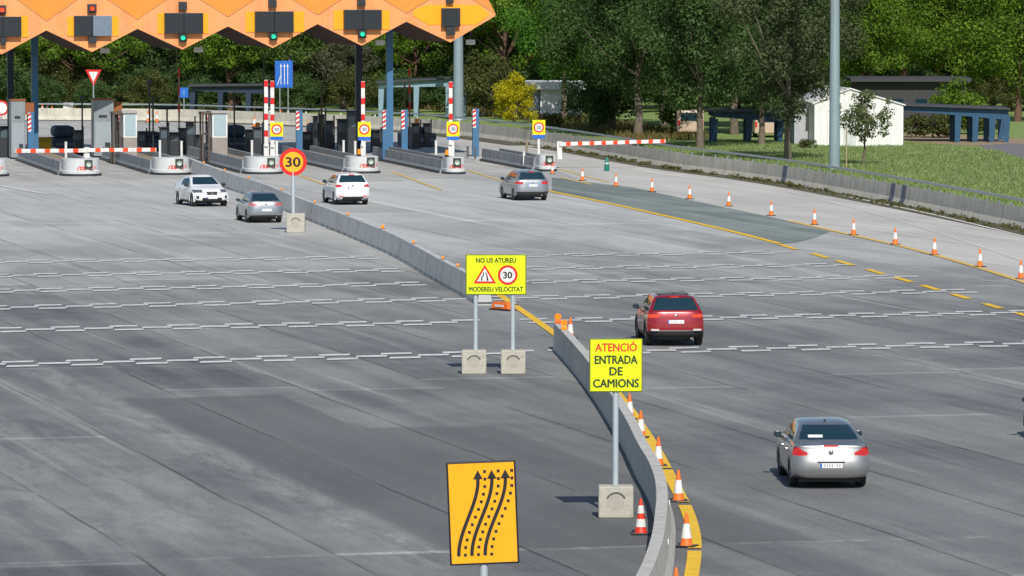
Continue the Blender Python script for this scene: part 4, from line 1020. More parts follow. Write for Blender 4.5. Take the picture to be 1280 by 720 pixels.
# little reflectors set in the near barrier flank
for px, py in ((833,627),(829,675)):
    q = min(nearw, key=lambda p: (p - G(px-4, py+30)).length); i = nearw.index(q); d = (nearw[min(i+1,len(nearw)-1)] - nearw[i-1]).normalized(); r = Vector((d.y,-d.x,0))
    sgn = 1 if r.x > 0 else -1
    c = q + r*sgn*.165 + Vector((0,0,.48)) - nearw[0]
    o = MB().box(-.09,.09,-.05,.02,-.05,.05).build('reflector', WHITE, mn, loc=c, rz=math.atan2(d.y,d.x)); MB().box(-.115,-.092,-.06,.02,-.055,.055).build('reflector_frame', BLACK, o)
# reflectors on the far median
AMBER = mat('amber_reflector', (.85,.27,.01), .4, var=.05)
refl = [(255,'nearest the toll islands'),(281,'above the white oncoming car'),(311,'above the silver hatchback roof'),(352,'left of the round 30 sign post'),(394,'just right of the round 30 sign post'),(434,'below the white hatchback'),(478,'large one midway along the barrier'),(517,'third left of the two-post sign'),(553,'second left of the two-post sign'),(572,'next to the two-post sign')]
for px, lab in refl:
    q = min((farw[i].lerp(farw[i+1], k/6) for i in range(len(farw)-1) for k in range(6)), key=lambda p: abs(640 + F*p.x/p.y - px))
    big = 1.35 if px == 478 else 1
    t = thing('barrier_reflector', q + Vector((0,0,.864)), 'orange reflector on the long grey barrier, ' + lab, 'reflector', 0, 'orange reflectors on the long barrier')
    MB().box(-.10*big,.10*big,-.06,.06,.0,.03).build('foot', BLACK, t); MB().box(-.05*big,.05*big,-.03,.03,.032,.15*big).build('lens', AMBER, t, bevel=.015)

# ------------------------------------------------------------------ cones
def make_cone(h, name='traffic_cone', bands=((.27,.69),), col=ORANGE, foot=BLACK, label='', square=.21):
    t = thing(name, (0,0,0), label, 'traffic cone')
    MB().box(-square,square,-square,square,0,.045).build('base', foot, t, bevel=.012)
    r = lambda z: .098*(1 - z/h) + .034
    MB().lathe([(r(.045)+.015,.046),(r(.07),.075),(r(h*.5),h*.5),(r(h)-.004,h-.02),(.022,h),(.001,h)], 20).build('body', col, t)
    for a, b in bands: MB().lathe([(r(h*a)+.004,h*a),(r(h*b)+.004,h*b)], 20).build('white_band', WHITE, t)
    return t
coneA = make_cone(.72); coneB = make_cone(.80, bands=((.34,.72),)); coneC = make_cone(.76, bands=((.22,.44),(.60,.82)), col=REDO)
def place(proto, px, py, label, group, used, rz=0, s=1):
    o = proto if not used.get(proto.name) else copy_tree(proto)
    used[proto.name] = 1; o.location = G(px, py); o.rotation_euler = (0,0,rz); o.scale = (s,s,s); tag(o, label, 'traffic cone', group); return o
used = {}; rnd = random.Random(3)
near_c = [(713,424,'orange and white cone standing at the far tip of the curved barrier'),(787,525,'orange and white cone right of the yellow entry sign, first below it'),(801,548,'orange and white cone on the yellow line, second below the entry sign'),(823,583,'orange and white cone on the yellow line level with the sign post foot'),(848,627,'orange and white cone on the yellow line level with the concrete block'),(858,684,'orange and white cone on the yellow line at the outer bend of the barrier'),(845,757,'orange cone whose tip just shows at the bottom photo edge')]
for px, py, lab in near_c: place(coneA, px, py, lab, 'cones along the curved barrier', used, rnd.uniform(-.4,.4))
far_c = [(728,226),(770,233),(815,240),(862,249),(911,258),(964,270),(1018,281),(1067,294),(1119,306),(1168,319),(1225,334),(1276,349)]
for i, (px, py) in enumerate(far_c):
    lab = 'orange and white cone in the right-hand row, ' + ('the farthest, nearest the boom' if i == 0 else 'the nearest, at the right photo edge' if i == 11 else f'{ORD[i]} counted from the boom end')
    place(coneB, px, py, lab, 'cones along the right lane', used, rnd.uniform(-.4,.4), .96)
place(coneB, 690.5, 217.5, 'orange cone tight against the nose by the grey estate car', 'cones along the right lane', used, 0, .8)
place(coneC, 801, 668, 'red and white banded cone beside the concrete block of the entry sign', None, used)
bk = [(53,143.5),(65,146.5),(93.5,148),(110,149.5),(185,153),(196,153.5),(318,160),(351,152),(384.5,167)]
bl = ['leftmost, beside the left blue column','second from the left','below the blank white board','just left of the second cabinet','left of the close pair of thin poles','right of the close pair of thin poles','left of the twin raised booms','behind the first yellow speed sign','right of the blue lane post']
for (px, py), lab in zip(bk, bl): place(coneB, px, py, 'orange and white cone before the far wall, ' + lab, 'cones before the far wall', used, .2, 1.2)
# orange lamps at the tip of the curved barrier and fallen device by the sign
q = nearw[1]
for k, (dx, lab) in enumerate(((-.08,'orange warning lamp at the very tip of the curved barrier'),(.26,'orange warning lamp just behind the tip lamp on the curved barrier'))):
    p = nearw[0].lerp(nearw[8], .02 + k*.42)
    t = thing('warning_lamp', p + Vector((0,0,.844)), lab, 'warning lamp', 0, 'lamps on the curved barrier')
    MB().box(-.10,.10,-.08,.08,0,.12).build('battery_box', AMBER if k else mat('lamp_orange', (.8,.12,.01), .5), t, bevel=.02); MB().cyl((0,-.04,.22),(0,.04,.22),.105,n=18).build('lens', mat('lamp_lens_orange', (.9,.25,.01), .25, var=0), t)
t = thing('plastic_barrier_end', G(628,388), 'orange plastic delineator base lying between the two sign posts', 'delineator', R(-52))
MB().prism([(-.5,-.14,.05),(.5,-.14,.05),(.42,-.1,.30),(-.42,-.1,.30)], (0,.28,0)).build('body', ORANGE, t, bevel=.03); MB().box(-.56,.56,-.18,.18,0,.05).build('base', RUBBER, t); MB().box(-.25,.25,-.155,-.141,.13,.21).build('reflective_strip', WHITE, t)
t = thing('white_delineator', G(641,382), 'white plastic delineator post behind the right sign post', 'delineator'); MB().cyl((0,0,.04),(0,0,.75),.10,.09,16).build('tube', WHITE, t); MB().box(-.2,.2,-.2,.2,0,.04).build('base', RUBBER, t); 
t = thing('green_delineator', G(758.5,214), 'green and white cylindrical delineator near the boom tip', 'delineator'); MB().lathe([(.14,0),(.16,.05),(.14,.58),(.09,.63),(.12,.78),(.07,.84),(.01,.85)],18).build('body', mat('delineator_green', (.01,.17,.13), .5), t); MB().lathe([(.145,.40),(.145,.52)],18).build('white_band', WHITE, t)

# ------------------------------------------------------------------ signs
def block(name, px, py, label, wpx, hpx, group='concrete sign blocks', deep=.55):
    p = G(px, py); s = sc(py); w2 = wpx/s/2; h = hpx/s
    t = thing('concrete_block', p, label, 'concrete block', 0, group)
    MB().box(-w2,w2,0,deep,0,h).build('body', BLOCKC, t, bevel=.035)
    r = w2*.60; vs = []; mb = MB(); n = 20; cz = h*.50
    a0, a1 = R(25), R(155)
    for k in range(n):
        A = a0 + (a1-a0)*k/n; B = a0 + (a1-a0)*(k+1)/n
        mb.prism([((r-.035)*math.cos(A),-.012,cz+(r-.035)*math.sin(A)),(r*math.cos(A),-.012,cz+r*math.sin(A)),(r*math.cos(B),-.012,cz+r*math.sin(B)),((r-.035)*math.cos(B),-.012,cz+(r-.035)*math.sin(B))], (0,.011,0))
    mb.build('recess_edge', mat('recess_lip_shade', (.12,.115,.10), .95, var=0), t)  # dark arc painted as the shade under the recess's upper edge
    mb = MB(); disc(mb, 0, cz, r-.05, -.004); mb.build('recess', mat('recess_face', (.40,.38,.33), .9, var=.1, vscale=6), t)
    return t, h, w2
# entry sign
b_, h_, w_ = block('b', 770, 648, 'pale concrete block holding the yellow entry sign post', 44, 40)
p = G(770, 648); s = sc(648); Y = p.y + .3
t = thing('entry_sign', Vector((p.x, Y, h_-.02)), 'yellow sign reading ATENCIO ENTRADA DE CAMIONS on one post', 'road sign', R(4))
zb = Zat(490, Y) - h_ + .02; zt = Zat(423, Y) - h_ + .02; hw = 33.5/s
MB().cyl((0,.07,0),(0,.07,zt-.1),.065,n=16).build('post', STEELB if 0 else mat('galvanised_post', (.5,.56,.60), .45, .3, var=.06), t)
MB().box(-hw,hw,-.02,.02,zb,zt).build('board_edge', mat('sign_edge_dark', (.16,.19,.01), .6, var=0), t, bevel=.015)
MB().box(-hw+.025,hw-.025,-.026,-.021,zb+.025,zt-.025).build('board_face', YSIGN, t)
H_ = zt - zb
for txt, f, c, wd in (('ATENCIÓ', .855, INKRED, .80), ('ENTRADA', .605, DKGREENINK, .82), ('DE', .39, DKGREENINK, .24), ('CAMIONS', .165, DKGREENINK, .88)):
    text_mesh(txt, .255 if txt != 'ATENCIÓ' else .25, 0, zb + H_*f, -.029, c, t, 'lettering', width=wd*2*hw*.97 if txt != 'DE' else .30*2*hw*.8, bold=.034)
for zz in (zb+.15, zt-.2): MB().box(-.12,.12,.022,.14,zz,zz+.05).build('bracket', GALV, t)
# two-post sign
bl1, h1, _ = block('b', 592.5, 468, 'pale concrete block under the left post of the two-post sign', 31, 30)
bl2, h2, _ = block('b', 641.5, 468, 'pale concrete block under the right post of the two-post sign', 31, 30)
p = G(620, 468); Y = p.y + .3; s = sc(468)
t = thing('two_post_sign', Vector((p.x, Y, h1-.02)), 'wide yellow sign reading NO US ATUREU MODEREU VELOCITAT on two posts', 'road sign', 0)
z0 = h1-.02; zb = Zat(368.5, Y)-z0; zt = Zat(318, Y)-z0; hw = 38/s
for px in (594.5, 641): X = Xat(px, 440, Y) - p.x; MB().cyl((X,.07,0),(X,.07,zt-.1),.065,n=16).build('post', MATS['galvanised_post'], t)
MB().box(-hw,hw,-.02,.02,zb,zt).build('board_edge', MATS['sign_edge_dark'], t, bevel=.015)
MB().box(-hw+.03,hw-.03,-.026,-.021,zb+.03,zt-.03).build('board_face', YSIGN, t)
H_ = zt-zb
text_mesh('NO US ATUREU', .20, 0, zb+H_*.855, -.029, DKGREENINK, t, 'lettering', width=hw*2*.655, bold=.03)
text_mesh('MODEREU VELOCITAT', .20, 0, zb+H_*.14, -.029, DKGREENINK, t, 'lettering', width=hw*2*.89, bold=.026)
cx = -hw*.37; r = H_*.245; cz = zb + H_*.49
tri = MB().prism([(cx-r*1.15,-.03,cz-r*.85),(cx+r*1.15,-.03,cz-r*.85),(cx,-.03,cz+r*1.05)], (0,.003,0)).build('warning_triangle', MATS['sign_red'], t)
MB().prism([(cx-r*.80,-.034,cz-r*.64),(cx+r*.80,-.034,cz-r*.64),(cx,-.034,cz+r*.68)], (0,.003,0)).build('white_face', WHITE, tri)
mb = MB(); mb.prism([(cx-r*.38,-.038,cz-r*.58),(cx-r*.26,-.038,cz-r*.58),(cx-r*.24,-.038,cz-r*.25),(cx-r*.08,-.038,cz+.0*r),(cx-r*.08,-.038,cz+r*.28),(cx-r*.18,-.038,cz+r*.28),(cx-r*.18,-.038,cz+r*.02),(cx-r*.36,-.038,cz-r*.22)], (0,.003,0))
mb.prism([(cx+r*.2,-.038,cz-r*.58),(cx+r*.36,-.038,cz-r*.58),(cx+r*.30,-.038,cz-r*.1),(cx+r*.14,-.038,cz+r*.28),(cx+r*.06,-.038,cz+r*.28),(cx+r*.17,-.038,cz-r*.1)], (0,.003,0)); mb.build('narrowing_symbol', INK, tri)
cx = hw*.385; mb = MB(); disc(mb, cx, cz, r, -.030, 36); rd = mb.build('red_disc', MATS['sign_red'], t)
mb = MB(); disc(mb, cx, cz, r*.76, -.033, 36); mb.build('white_face', WHITE, rd); text_mesh('30', r*.95, cx, cz, -.036, INK, rd, 'digits', bold=.03)
# round 30 sign
bl3, h3, _ = block('b', 369.5, 291, 'pale concrete block under the round 30 sign beside the long grey barrier', 23, 24, deep=.8)
p = G(369.5, 291); Y = p.y + .4; s = sc(291)
t = thing('speed_limit_sign', Vector((Xat(366.5, 280, Y), Y, h3-.02)), 'round red and amber speed limit sign reading 30 on a grey post', 'road sign'); z0 = h3-.02; cz = Zat(202.5, Y)-z0; r = 17.2/s
MB().cyl((0,.07,0),(0,.07,cz),.085,n=14).build('post', MATS['galvanised_post'], t)
MB().cyl((0,.03,cz),(0,-.01,cz),r,n=48).build('red_disc', MATS['sign_red'], t); mb = MB(); disc(mb,0,cz,r*.74,-.014,48); mb.build('amber_face', mat('amber_face', (.90,.42,.01), .5, var=.03), t)
text_mesh('30', r*.98, 0, cz, -.018, INK, t, 'digits', bold=.035, width=r*1.05)
# lane shift sign in the foreground
Yf = F*HC/ (776+28); cxs = Xat(603.5, 642, Yf); s = F/Yf
t = thing('lane_shift_sign', (cxs + .0, Yf, 0), 'amber board with three curved black arrows and dotted lane lines in the foreground', 'road sign', 0)
zc = Zat(641, Yf)/1.0; hw = 43.6/s; hh = 65.2/s
MB().cyl((.02,.08,0),(.02,.08,zc+hh-.1),.075,n=16).build('post', MATS['galvanised_post'], t)
MB().box(-.5,.5,-.2,.4,0,.3).build('ballast_foot', BLOCKC, t, bevel=.03)
bd = MB().box(-hw,hw,-.02,.02,-hh,hh).build('board_edge', INK, t, bevel=.02, loc=(0,0,zc)); bd.rotation_euler = (0, R(-2.3), 0)
MB().box(-hw+.035,hw-.035,-.026,-.021,-hh+.035,hh-.035).build('board_face', YORG, bd)
# arrows: pixel offsets from zoom -> local (u right, v up) in board widths
def S(t_): return t_*t_*(3-2*t_)
W2, H2 = 2*hw, 2*hh
def curve(x0, x1, y0, y1, n=24): return [((x0 + (x1-x0)*S(min(1,max(0,(k/n-.0)))))*W2, (y0+(y1-y0)*k/n)*H2) for k in range(n+1)]
arr = [(-.37,-.05), (-.18,.15), (.01,.345)]
for (x0, x1) in arr:
    c = curve(x0+.0, x1, -.41, .33); lw = .025*W2; mb = MB()
    for k in range(len(c)-1):
        (xa, za), (xb, zb_) = c[k], c[k+1]; dx, dz = xb-xa, zb_-za; l_ = math.hypot(dx, dz); nx, nz = -dz/l_*lw, dx/l_*lw
        mb.prism([(xa-nx,-.032,za-nz),(xb-nx*1.0,-.032,zb_-nz),(xb+nx,-.032,zb_+nz),(xa+nx,-.032,za+nz)], (0,.004,0))
    xe, ze = c[-1]; mb.prism([(xe-.070*W2,-.032,ze-.005),(xe+.070*W2,-.032,ze-.005),(xe,-.032,ze+.085*H2)], (0,.004,0)); mb.build('arrow', INK, bd)
for (x0, x1) in [(-.275,.05),(-.085,.245),(.105,.44)]:
    mb = MB(); n_ = 12
    for k in range(n_):
        f = k/(n_-1); x = (x0 + (x1-x0)*S(min(1, f*1.12)))*W2; z = (-.40 + .80*f)*H2; q = .021*W2
        mb.box(x-q, x+q, -.032, -.028, z-q, z+q)
    mb.build('dotted_line', INK, bd)

# ------------------------------------------------------------------ cars
def cr_chain(ctrl, step=.024):
    P = [np.array(c, float) for c in ctrl]; out = []; idx = []
    for i in range(len(P)-1):
        idx.append(len(out)); p0 = P[max(i-1,0)]; p1 = P[i]; p2 = P[i+1]; p3 = P[min(i+2,len(P)-1)]
        d = np.linalg.norm((p2-p1)[:2]); n = max(2, int(d/step))
        # tangents limited by neighbour lengths so short segments do not overshoot
        d0 = max(np.linalg.norm((p1-p0)[:2]), 1e-4); d2 = max(np.linalg.norm((p3-p2)[:2]), 1e-4)
        m1 = (p2-p0)/(d+d0)*d if i > 0 else (p2-p1); m2 = (p3-p1)/(d+d2)*d if i < len(P)-2 else (p2-p1)
        for j in range(n):
            t = j/n; t2 = t*t; t3 = t2*t
            out.append((2*t3-3*t2+1)*p1 + (t3-2*t2+t)*m1 + (-2*t3+3*t2)*p2 + (t3-t2)*m2)
    idx.append(len(out)); out.append(P[-1]); return np.array(out), idx
class Parts:
    def __init__(s): s.d = {}
    def face(s, key, pts):
        v, f = s.d.setdefault(key, ([], [])); k = len(v); v += pts; f.append(tuple(range(k, k+len(pts))))
def car(name, label, spec, paint, at_px, yaw, front=False, cat='car', scale=(1,1,1)):
    """local x: rear bumper 0 -> front L, y left, z up"""
    L, W, ctrl = spec['L'], spec['W'], spec['ctrl']; iLip, iRW, iRT, iWT, iWS, iN = spec['idx']
    ch, idx = cr_chain(ctrl); N = len(ch)
    x, z, wv, dv = ch.T
    tx = np.gradient(x); tz = np.gradient(z); ln = np.hypot(tx, tz); tx /= ln; tz /= ln
    nx, nz = tz, -tx            # inward normal for a chain running rear-bottom -> up -> front
    iLip, iRW, iRT, iWT, iWS, iN = [idx[k] for k in (iLip, iRW, iRT, iWT, iWS, iN)]
    tv = np.concatenate([np.linspace(-1,-.7,13)[:-1], np.linspace(-.7,.7,48), np.linspace(.7,1,13)[1:]]); NT = len(tv)
    S_ = np.zeros((N, NT, 3))
    for j, t in enumerate(tv):
        e = abs(t)**5
        S_[:, j, 0] = x + nx*dv*e; S_[:, j, 1] = wv*t; S_[:, j, 2] = z + nz*dv*e
    P = Parts(); rwz0, rwz1 = spec['rw']; tl = spec['tail']; hl = spec['head']; dk = spec['dark']
    kind = lambda i: 'rear' if i < iLip else 'deck' if i < iRW else 'rwin' if i < iRT else 'roof' if i < iWT else 'wind' if i < iWS else 'hood' if i < iN else 'front'
    def zone(i, y, zz, xx, ww):
        k = kind(i)
        if k in ('rear', 'deck'):
            if tl(abs(y)/W, zz): return 'tail_light_l' if y > 0 else 'tail_light_r'
            if dk(abs(y)/W, zz, 0): return 'lower_bumper'
            return 'body'
        if k == 'rwin' and rwz0 < zz < rwz1 and abs(y) < ww - .075 - .02*(zz-rwz0): return 'rear_window'
        if k == 'wind' and spec['ws'][0] < zz < spec['ws'][1] and abs(y) < ww - .07: return 'windscreen'
        if k in ('hood','front'):
            if hl(abs(y)/W, zz, xx): return 'headlight_l' if y > 0 else 'headlight_r'
            g = spec['grille'](abs(y)/W, zz)
            if k == 'front' and g: return g
            if k == 'front' and dk(abs(y)/W, zz, 1): return 'front_bumper_trim'
        return 'body'
    for i in range(N-1):
        for j in range(NT-1):
            c = (S_[i,j]+S_[i+1,j]+S_[i+1,j+1]+S_[i,j+1])/4
            P.face(zone(i, c[1], c[2], c[0], (wv[i]+wv[i+1])/2), [tuple(S_[i,j]), tuple(S_[i+1,j]), tuple(S_[i+1,j+1]), tuple(S_[i,j+1])])
    E = S_[:, -1, :]
    # side panels
    top = np.concatenate([E[iLip:iRW+1], np.linspace(E[iRW], E[iWS], 40)[1:-1], E[iWS:iN+1]])
    order = np.argsort(top[:,0], kind='stable'); top = top[order]
    zs = spec['sill']; rear = E[:iLip+1]; fr = E[iN:][::-1]
    rear = rear[rear[:,2].argsort()]; fr = fr[fr[:,2].argsort()]
    NU, NV = int(L/.04), 26; G_ = np.zeros((NU+1, NV+1, 3))
    prof_v = np.array([0,.12,.35,.62,.8,.92,1]); prof_y = np.array([.60,.86,1.0,.98,.86,.5,0])
    us = (np.arange(NU+1)/NU); us = .5 - .5*np.cos(np.pi*us)*1.0 if 0 else us
    for a, u in enumerate(us):
        xt = top[0,0] + (top[-1,0]-top[0,0])*u; zt = np.interp(xt, top[:,0], top[:,2]); yt = np.interp(xt, top[:,0], top[:,1])
        for b in range(NV+1):
            v = b/NV; zz = zs + (zt-zs)*v
            zr_ = min(zz, rear[-1,2]); zf_ = min(zz, fr[-1,2])
            xr = np.interp(zr_, rear[:,2], rear[:,0]); xf = np.interp(zf_, fr[:,2], fr[:,0])
            xx = xr + (xf-xr)*u; ymid = yt + (W - yt)*np.interp(v, prof_v, prof_y)
            yr = np.interp(zr_, rear[:,2], rear[:,1]); yf = np.interp(zf_, fr[:,2], fr[:,1])
            kr = max(0, 1-u/.09)**2; kf = max(0, 1-(1-u)/.09)**2
            G_[a,b] = (xx, ymid*(1-kr-kf) + yr*kr + yf*kf, zz)
    wr = spec['wr']; wx = spec['wx']; ra = wr + .065
    for sgn in (1, -1):
        for a in range(NU):
            for b in range(NV):
                q = [G_[a,b], G_[a+1,b], G_[a+1,b+1], G_[a,b+1]]; c = sum(q)/4
                if any((c[0]-w_)**2 + (c[2]-wr)**2 < ra*ra for w_ in wx): continue
                key = 'body'
                if c[0] < .42 and tl(abs(c[1])/W*1.0 + 0 if 0 else .97, c[2]) and c[0] < spec.get('tailwrap', .32): key = 'tail_light_l' if sgn > 0 else 'tail_light_r'
                elif c[0] > L-.62 and hl(.97, c[2], c[0]): key = 'headlight_l' if sgn > 0 else 'headlight_r'
                elif c[2] < zs + .05 or (spec.get('clad') and (c[2] < zs+.12 or any((c[0]-w_)**2 + (c[2]-wr)**2 < (ra+.07)**2 for w_ in wx))): key = 'sill_trim_l' if sgn > 0 else 'sill_trim_r'
                P.face(key, [(p[0], p[1]*sgn, p[2]) for p in q])
    # greenhouse sides
    gi = list(range(iRW, iWS+1)); NG = 14
    lo = np.array([np.interp(E[i,0], top[:,0], top[:,2]) for i in gi]); ly = np.array([np.interp(E[i,0], top[:,0], top[:,1]) for i in gi])
    for sgn in (1, -1):
        for k in range(len(gi)-1):
            for b in range(NG):
                q = []
                for kk, bb in ((k,b),(k+1,b),(k+1,b+1),(k,b+1)):
                    f = bb/NG; e = E[gi[kk]]; zz = lo[kk] + (e[2]-lo[kk])*f; bul = .035*math.sin(math.pi*f)
                    q.append((e[0], (ly[kk] + (e[1]-ly[kk])*f + bul)*sgn, zz))
                c = np.mean(q, 0); ztop = (E[gi[k],2]+E[gi[k+1],2])/2; zlo = (lo[k]+lo[k+1])/2
                key = 'body'
                xp = c[0]
                if c[2] > zlo+.025 and c[2] < ztop-.075 and xp > spec['cp'] :
                    key = 'side_window_l' if sgn > 0 else 'side_window_r'
                    if abs(xp - spec['bp']) < .045: key = 'pillar_trim_l' if sgn > 0 else 'pillar_trim_r'
                P.face(key, q)
    t = thing(name, (0,0,0), label, cat)
    mm = {'body': paint, 'rear_window': GLASS, 'windscreen': GLASS, 'side_window': GLASS, 'tail_light': spec.get('tailm') or mat('tail_light_red', (.50,.012,.012), .2, var=.15, vscale=9, coat=.6),
          'headlight': mat('headlight_glass', (.16,.18,.21), .12, .4, var=.3, vscale=12, coat=.5), 'lower_bumper': BLACKT, 'front_bumper_trim': BLACKT, 'sill_trim': BLACKT, 'pillar_trim': BLACKT, 'grille': BLACKT, 'chrome': CHROME}
    for key, (v, f) in P.d.items():
        nm = key[:-2] if key.endswith(('_l','_r')) else key
        me = bpy.data.meshes.new(nm); me.from_pydata(v, [], f); me.materials.append(mm[nm])
        import bmesh
        bm = bmesh.new(); bm.from_mesh(me); bmesh.ops.remove_doubles(bm, verts=bm.verts, dist=.0012); bmesh.ops.recalc_face_normals(bm, faces=bm.faces); bm.to_mesh(me); bm.free()
        me.polygons.foreach_set('use_smooth', [True]*len(me.polygons))
        o = bpy.data.objects.new(nm, me); C.objects.link(o); o.parent = t
    MB().box(.35, L-.35, -W*.80, W*.80, .16+spec.get('lift',0), .62).build('underbody', BLACK, t)
    MB().box(.22, L-.3, -W*.62, W*.62, .24, .8).build('inner_floor', BLACK, t)
    # wheels and arches
    for w_ in wx:
        for sgn in (1,-1):
            yo = (W-.015)*sgn; yi = (W-.225)*sgn
            wt = bpy.data.objects.new('wheel', None); C.objects.link(wt); wt.parent = t; wt.location = (w_, 0, wr)
            MB().lathe([(wr*.62,-.11),(wr*.93,-.11),(wr,-.075),(wr,.075),(wr*.93,.11),(wr*.62,.11)], 36).build('tyre', RUBBER, wt, loc=(0,(yo+yi)/2,0)).rotation_euler = (math.pi/2,0,0)
            mb = MB(); mb.lathe([(wr*.64,-.05),(wr*.64,.095),(wr*.58,.085),(wr*.56,.02)], 32)
            for k in range(5):
                a = 2*math.pi*k/5; ca, sa = math.cos(a), math.sin(a); w0 = .035
                mb.prism([(.02*ca-w0*sa,.02*sa+w0*ca,.06),(.02*ca+w0*sa,.02*sa-w0*ca,.06),(wr*.6*ca+w0*sa,wr*.6*sa-w0*ca,.08),(wr*.6*ca-w0*sa,wr*.6*sa+w0*ca,.08)], (0,0,.015))
            o = mb.build('rim', mat('alloy_rim', (.32,.33,.34), .35, .7, var=.05), wt, loc=(0,(yo+yi)/2,0)); o.rotation_euler = (-math.pi/2 if sgn > 0 else math.pi/2, 0, 0)
            mb = MB(); mb.cyl((0,0,-.06),(0,0,.0),wr*.6,n=24); o = mb.build('brake_disc', BLACK, wt, loc=(0,(yo+yi)/2,0)); o.rotation_euler = (math.pi/2,0,0)
            # arch lip
            mb = MB(); n = 26; vs = []
            for k in range(n+1):
                a = math.pi*(-.06 + 1.12*k/n); cx, cz_ = w_ + ra*math.cos(a), wr + ra*math.sin(a)
                yy = (W - .006)*sgn
                for rr, dy in ((ra-.03,-.10),(ra-.03,.0),(ra+.035,.006),(ra+.035,-.06)):
                    vs.append((w_+rr*math.cos(a), yy+dy*sgn, wr+rr*math.sin(a)))
            fs = [(k*4+j, k*4+j+1, k*4+4+j+1, k*4+4+j) for k in range(n) for j in range(3)]
            mb.add(vs, fs, True); mb.build('arch_lip', BLACKT if spec.get('clad') else paint, t)
    # mirrors
    mx, mz = spec['mir']
    for sgn in (1,-1):
        mb = MB(); mb.lathe([(.001,-.11),(.06,-.10),(.095,-.05),(.10,.03),(.085,.06),(.001,.065)], 16)
        for i_, vtx in enumerate(mb.v): mb.v[i_] = (vtx[2]*-.75, vtx[0]*1.1*sgn, vtx[1]*.8)
        o = mb.build('mirror', spec.get('mirm') or paint, t, loc=(mx, (W+.065)*sgn, mz)); MB().box(-.053,-.05,-.085,.085,-.055,.055).build('mirror_glass', GLASS, o)
        MB().box(-.03,.03,min(-.16*sgn,-.02*sgn),max(-.16*sgn,-.02*sgn),-.09,-.05).build('mirror_arm', BLACK, o)
    # plates
    px_, pz = spec['plate']
    pb = MB().box(-.012,0,-.26,.26,-.055,.055).build('number_plate', PLATEW, t, loc=(px_,0,pz)); pb.rotation_euler = (0, R(spec.get('ptilt', 6)), 0)
    MB().box(-.015,-.0125,.215,.258,-.052,.052).build('blue_strip', BLUES, pb)
    mb = MB()
    for k in range(7): mb.box(-.015,-.0125,.15-k*.058-.013,.15-k*.058+.013,-.032,.032) if k != 4 else None
    mb.build('plate_characters', mat('plate_ink', (.36,.36,.37), .6, var=0), pb)
    fx, fz = spec['fplate']; fb = MB().box(0,.012,-.26,.26,-.055,.055).build('number_plate', PLATEW, t, loc=(fx,0,fz)); MB().box(.0125,.015,-.258,-.215,-.052,.052).build('blue_strip', BLUES, fb)
    # details
    for kx in spec.get('handles', ()):
        for sgn in (1,-1):
            MB().box(-.1,.1,-.02,.02,-.016,.016).build('door_handle', paint, t, loc=(kx, (W*1.0+.012)*sgn, spec['hz']), bevel=.008)
    mb = MB()
    for sx in spec['shut']:
        for sgn in (1,-1):
            for b in range(2, NV-1):
                u = (sx - G_[0,b,0])/(G_[-1,b,0]-G_[0,b,0]); a = min(NU-1, max(0, int(u*NU))); q = G_[a,b]; q2 = G_[a,b+1]
                y0 = q[1]+.003; y1 = q2[1]+.003
                mb.add([(sx-.006, y0*sgn, q[2]),(sx+.006, y0*sgn, q[2]),(sx+.006, y1*sgn, q2[2]),(sx-.006, y1*sgn, q2[2])], [(0,1,2,3)])
    mb.build('shut_line', BLACK, t)
    ax_, az_ = spec['ant']; mb = MB(); mb.prism([(0,-.02,0),(.14,-.02,0),(.0,-.02,.07)], (0,.04,0)); mb.build('antenna_fin', spec.get('antm') or BLACKT, t, loc=(ax_,0,az_))
    if spec.get('brake3'):
        bx, bz, bw = spec['brake3']; MB().box(-.012,.03,-bw,bw,-.018,.018).build('brake_light', mat('brake_light_red', (.6,.03,.015), .3, var=0), t, loc=(bx,0,bz))
    em = spec['emb']; o = MB().lathe([(.001,.012),(.05,.012),(.055,.0)], 18).build('emblem', CHROME, t, loc=(em[0],0,em[1])); o.rotation_euler = (0,-math.pi/2,0)
    for sgn in spec.get('exhaust', ()): MB().cyl((.05,sgn*.5,.27),(.3,sgn*.5,.27),.035,n=12).build('exhaust_pipe', CHROME, t)
    for fn in spec.get('extra', ()): fn(t)
    t.rotation_euler = (0,0,yaw); t.scale = scale
    ref = G(*at_px); off = Vector((L if front else 0, 0, 0)); off.rotate(Matrix.Rotation(yaw, 3, 'Z'))
    t.location = ref - off
    return t
BLACKT = mat('black_trim', (.018,.018,.02), .55, var=.1)
CHROME = mat('chrome_trim', (.55,.56,.58), .15, .9, var=0)
PLATEW = mat('plate_white', (.72,.73,.72), .5, var=.04)
def paintm(name, c, metal=.35, rough=.32): return mat(name, c, rough, metal, var=.04, vscale=2, coat=.8)
SILVER = paintm('silver_car_paint', (.31,.315,.32), .75, .42); GREYS = paintm('grey_silver_car_paint', (.33,.35,.38), .7); SILV2 = paintm('pale_silver_car_paint', (.36,.38,.40), .7)
REDC = paintm('red_car_paint', (.29,.010,.020), .25, .28); WHC = paintm('white_car_paint', (.74,.75,.77), 0, .3); BLKC = paintm('black_car_paint', (.012,.013,.015), .1)
def off_(*a): return False
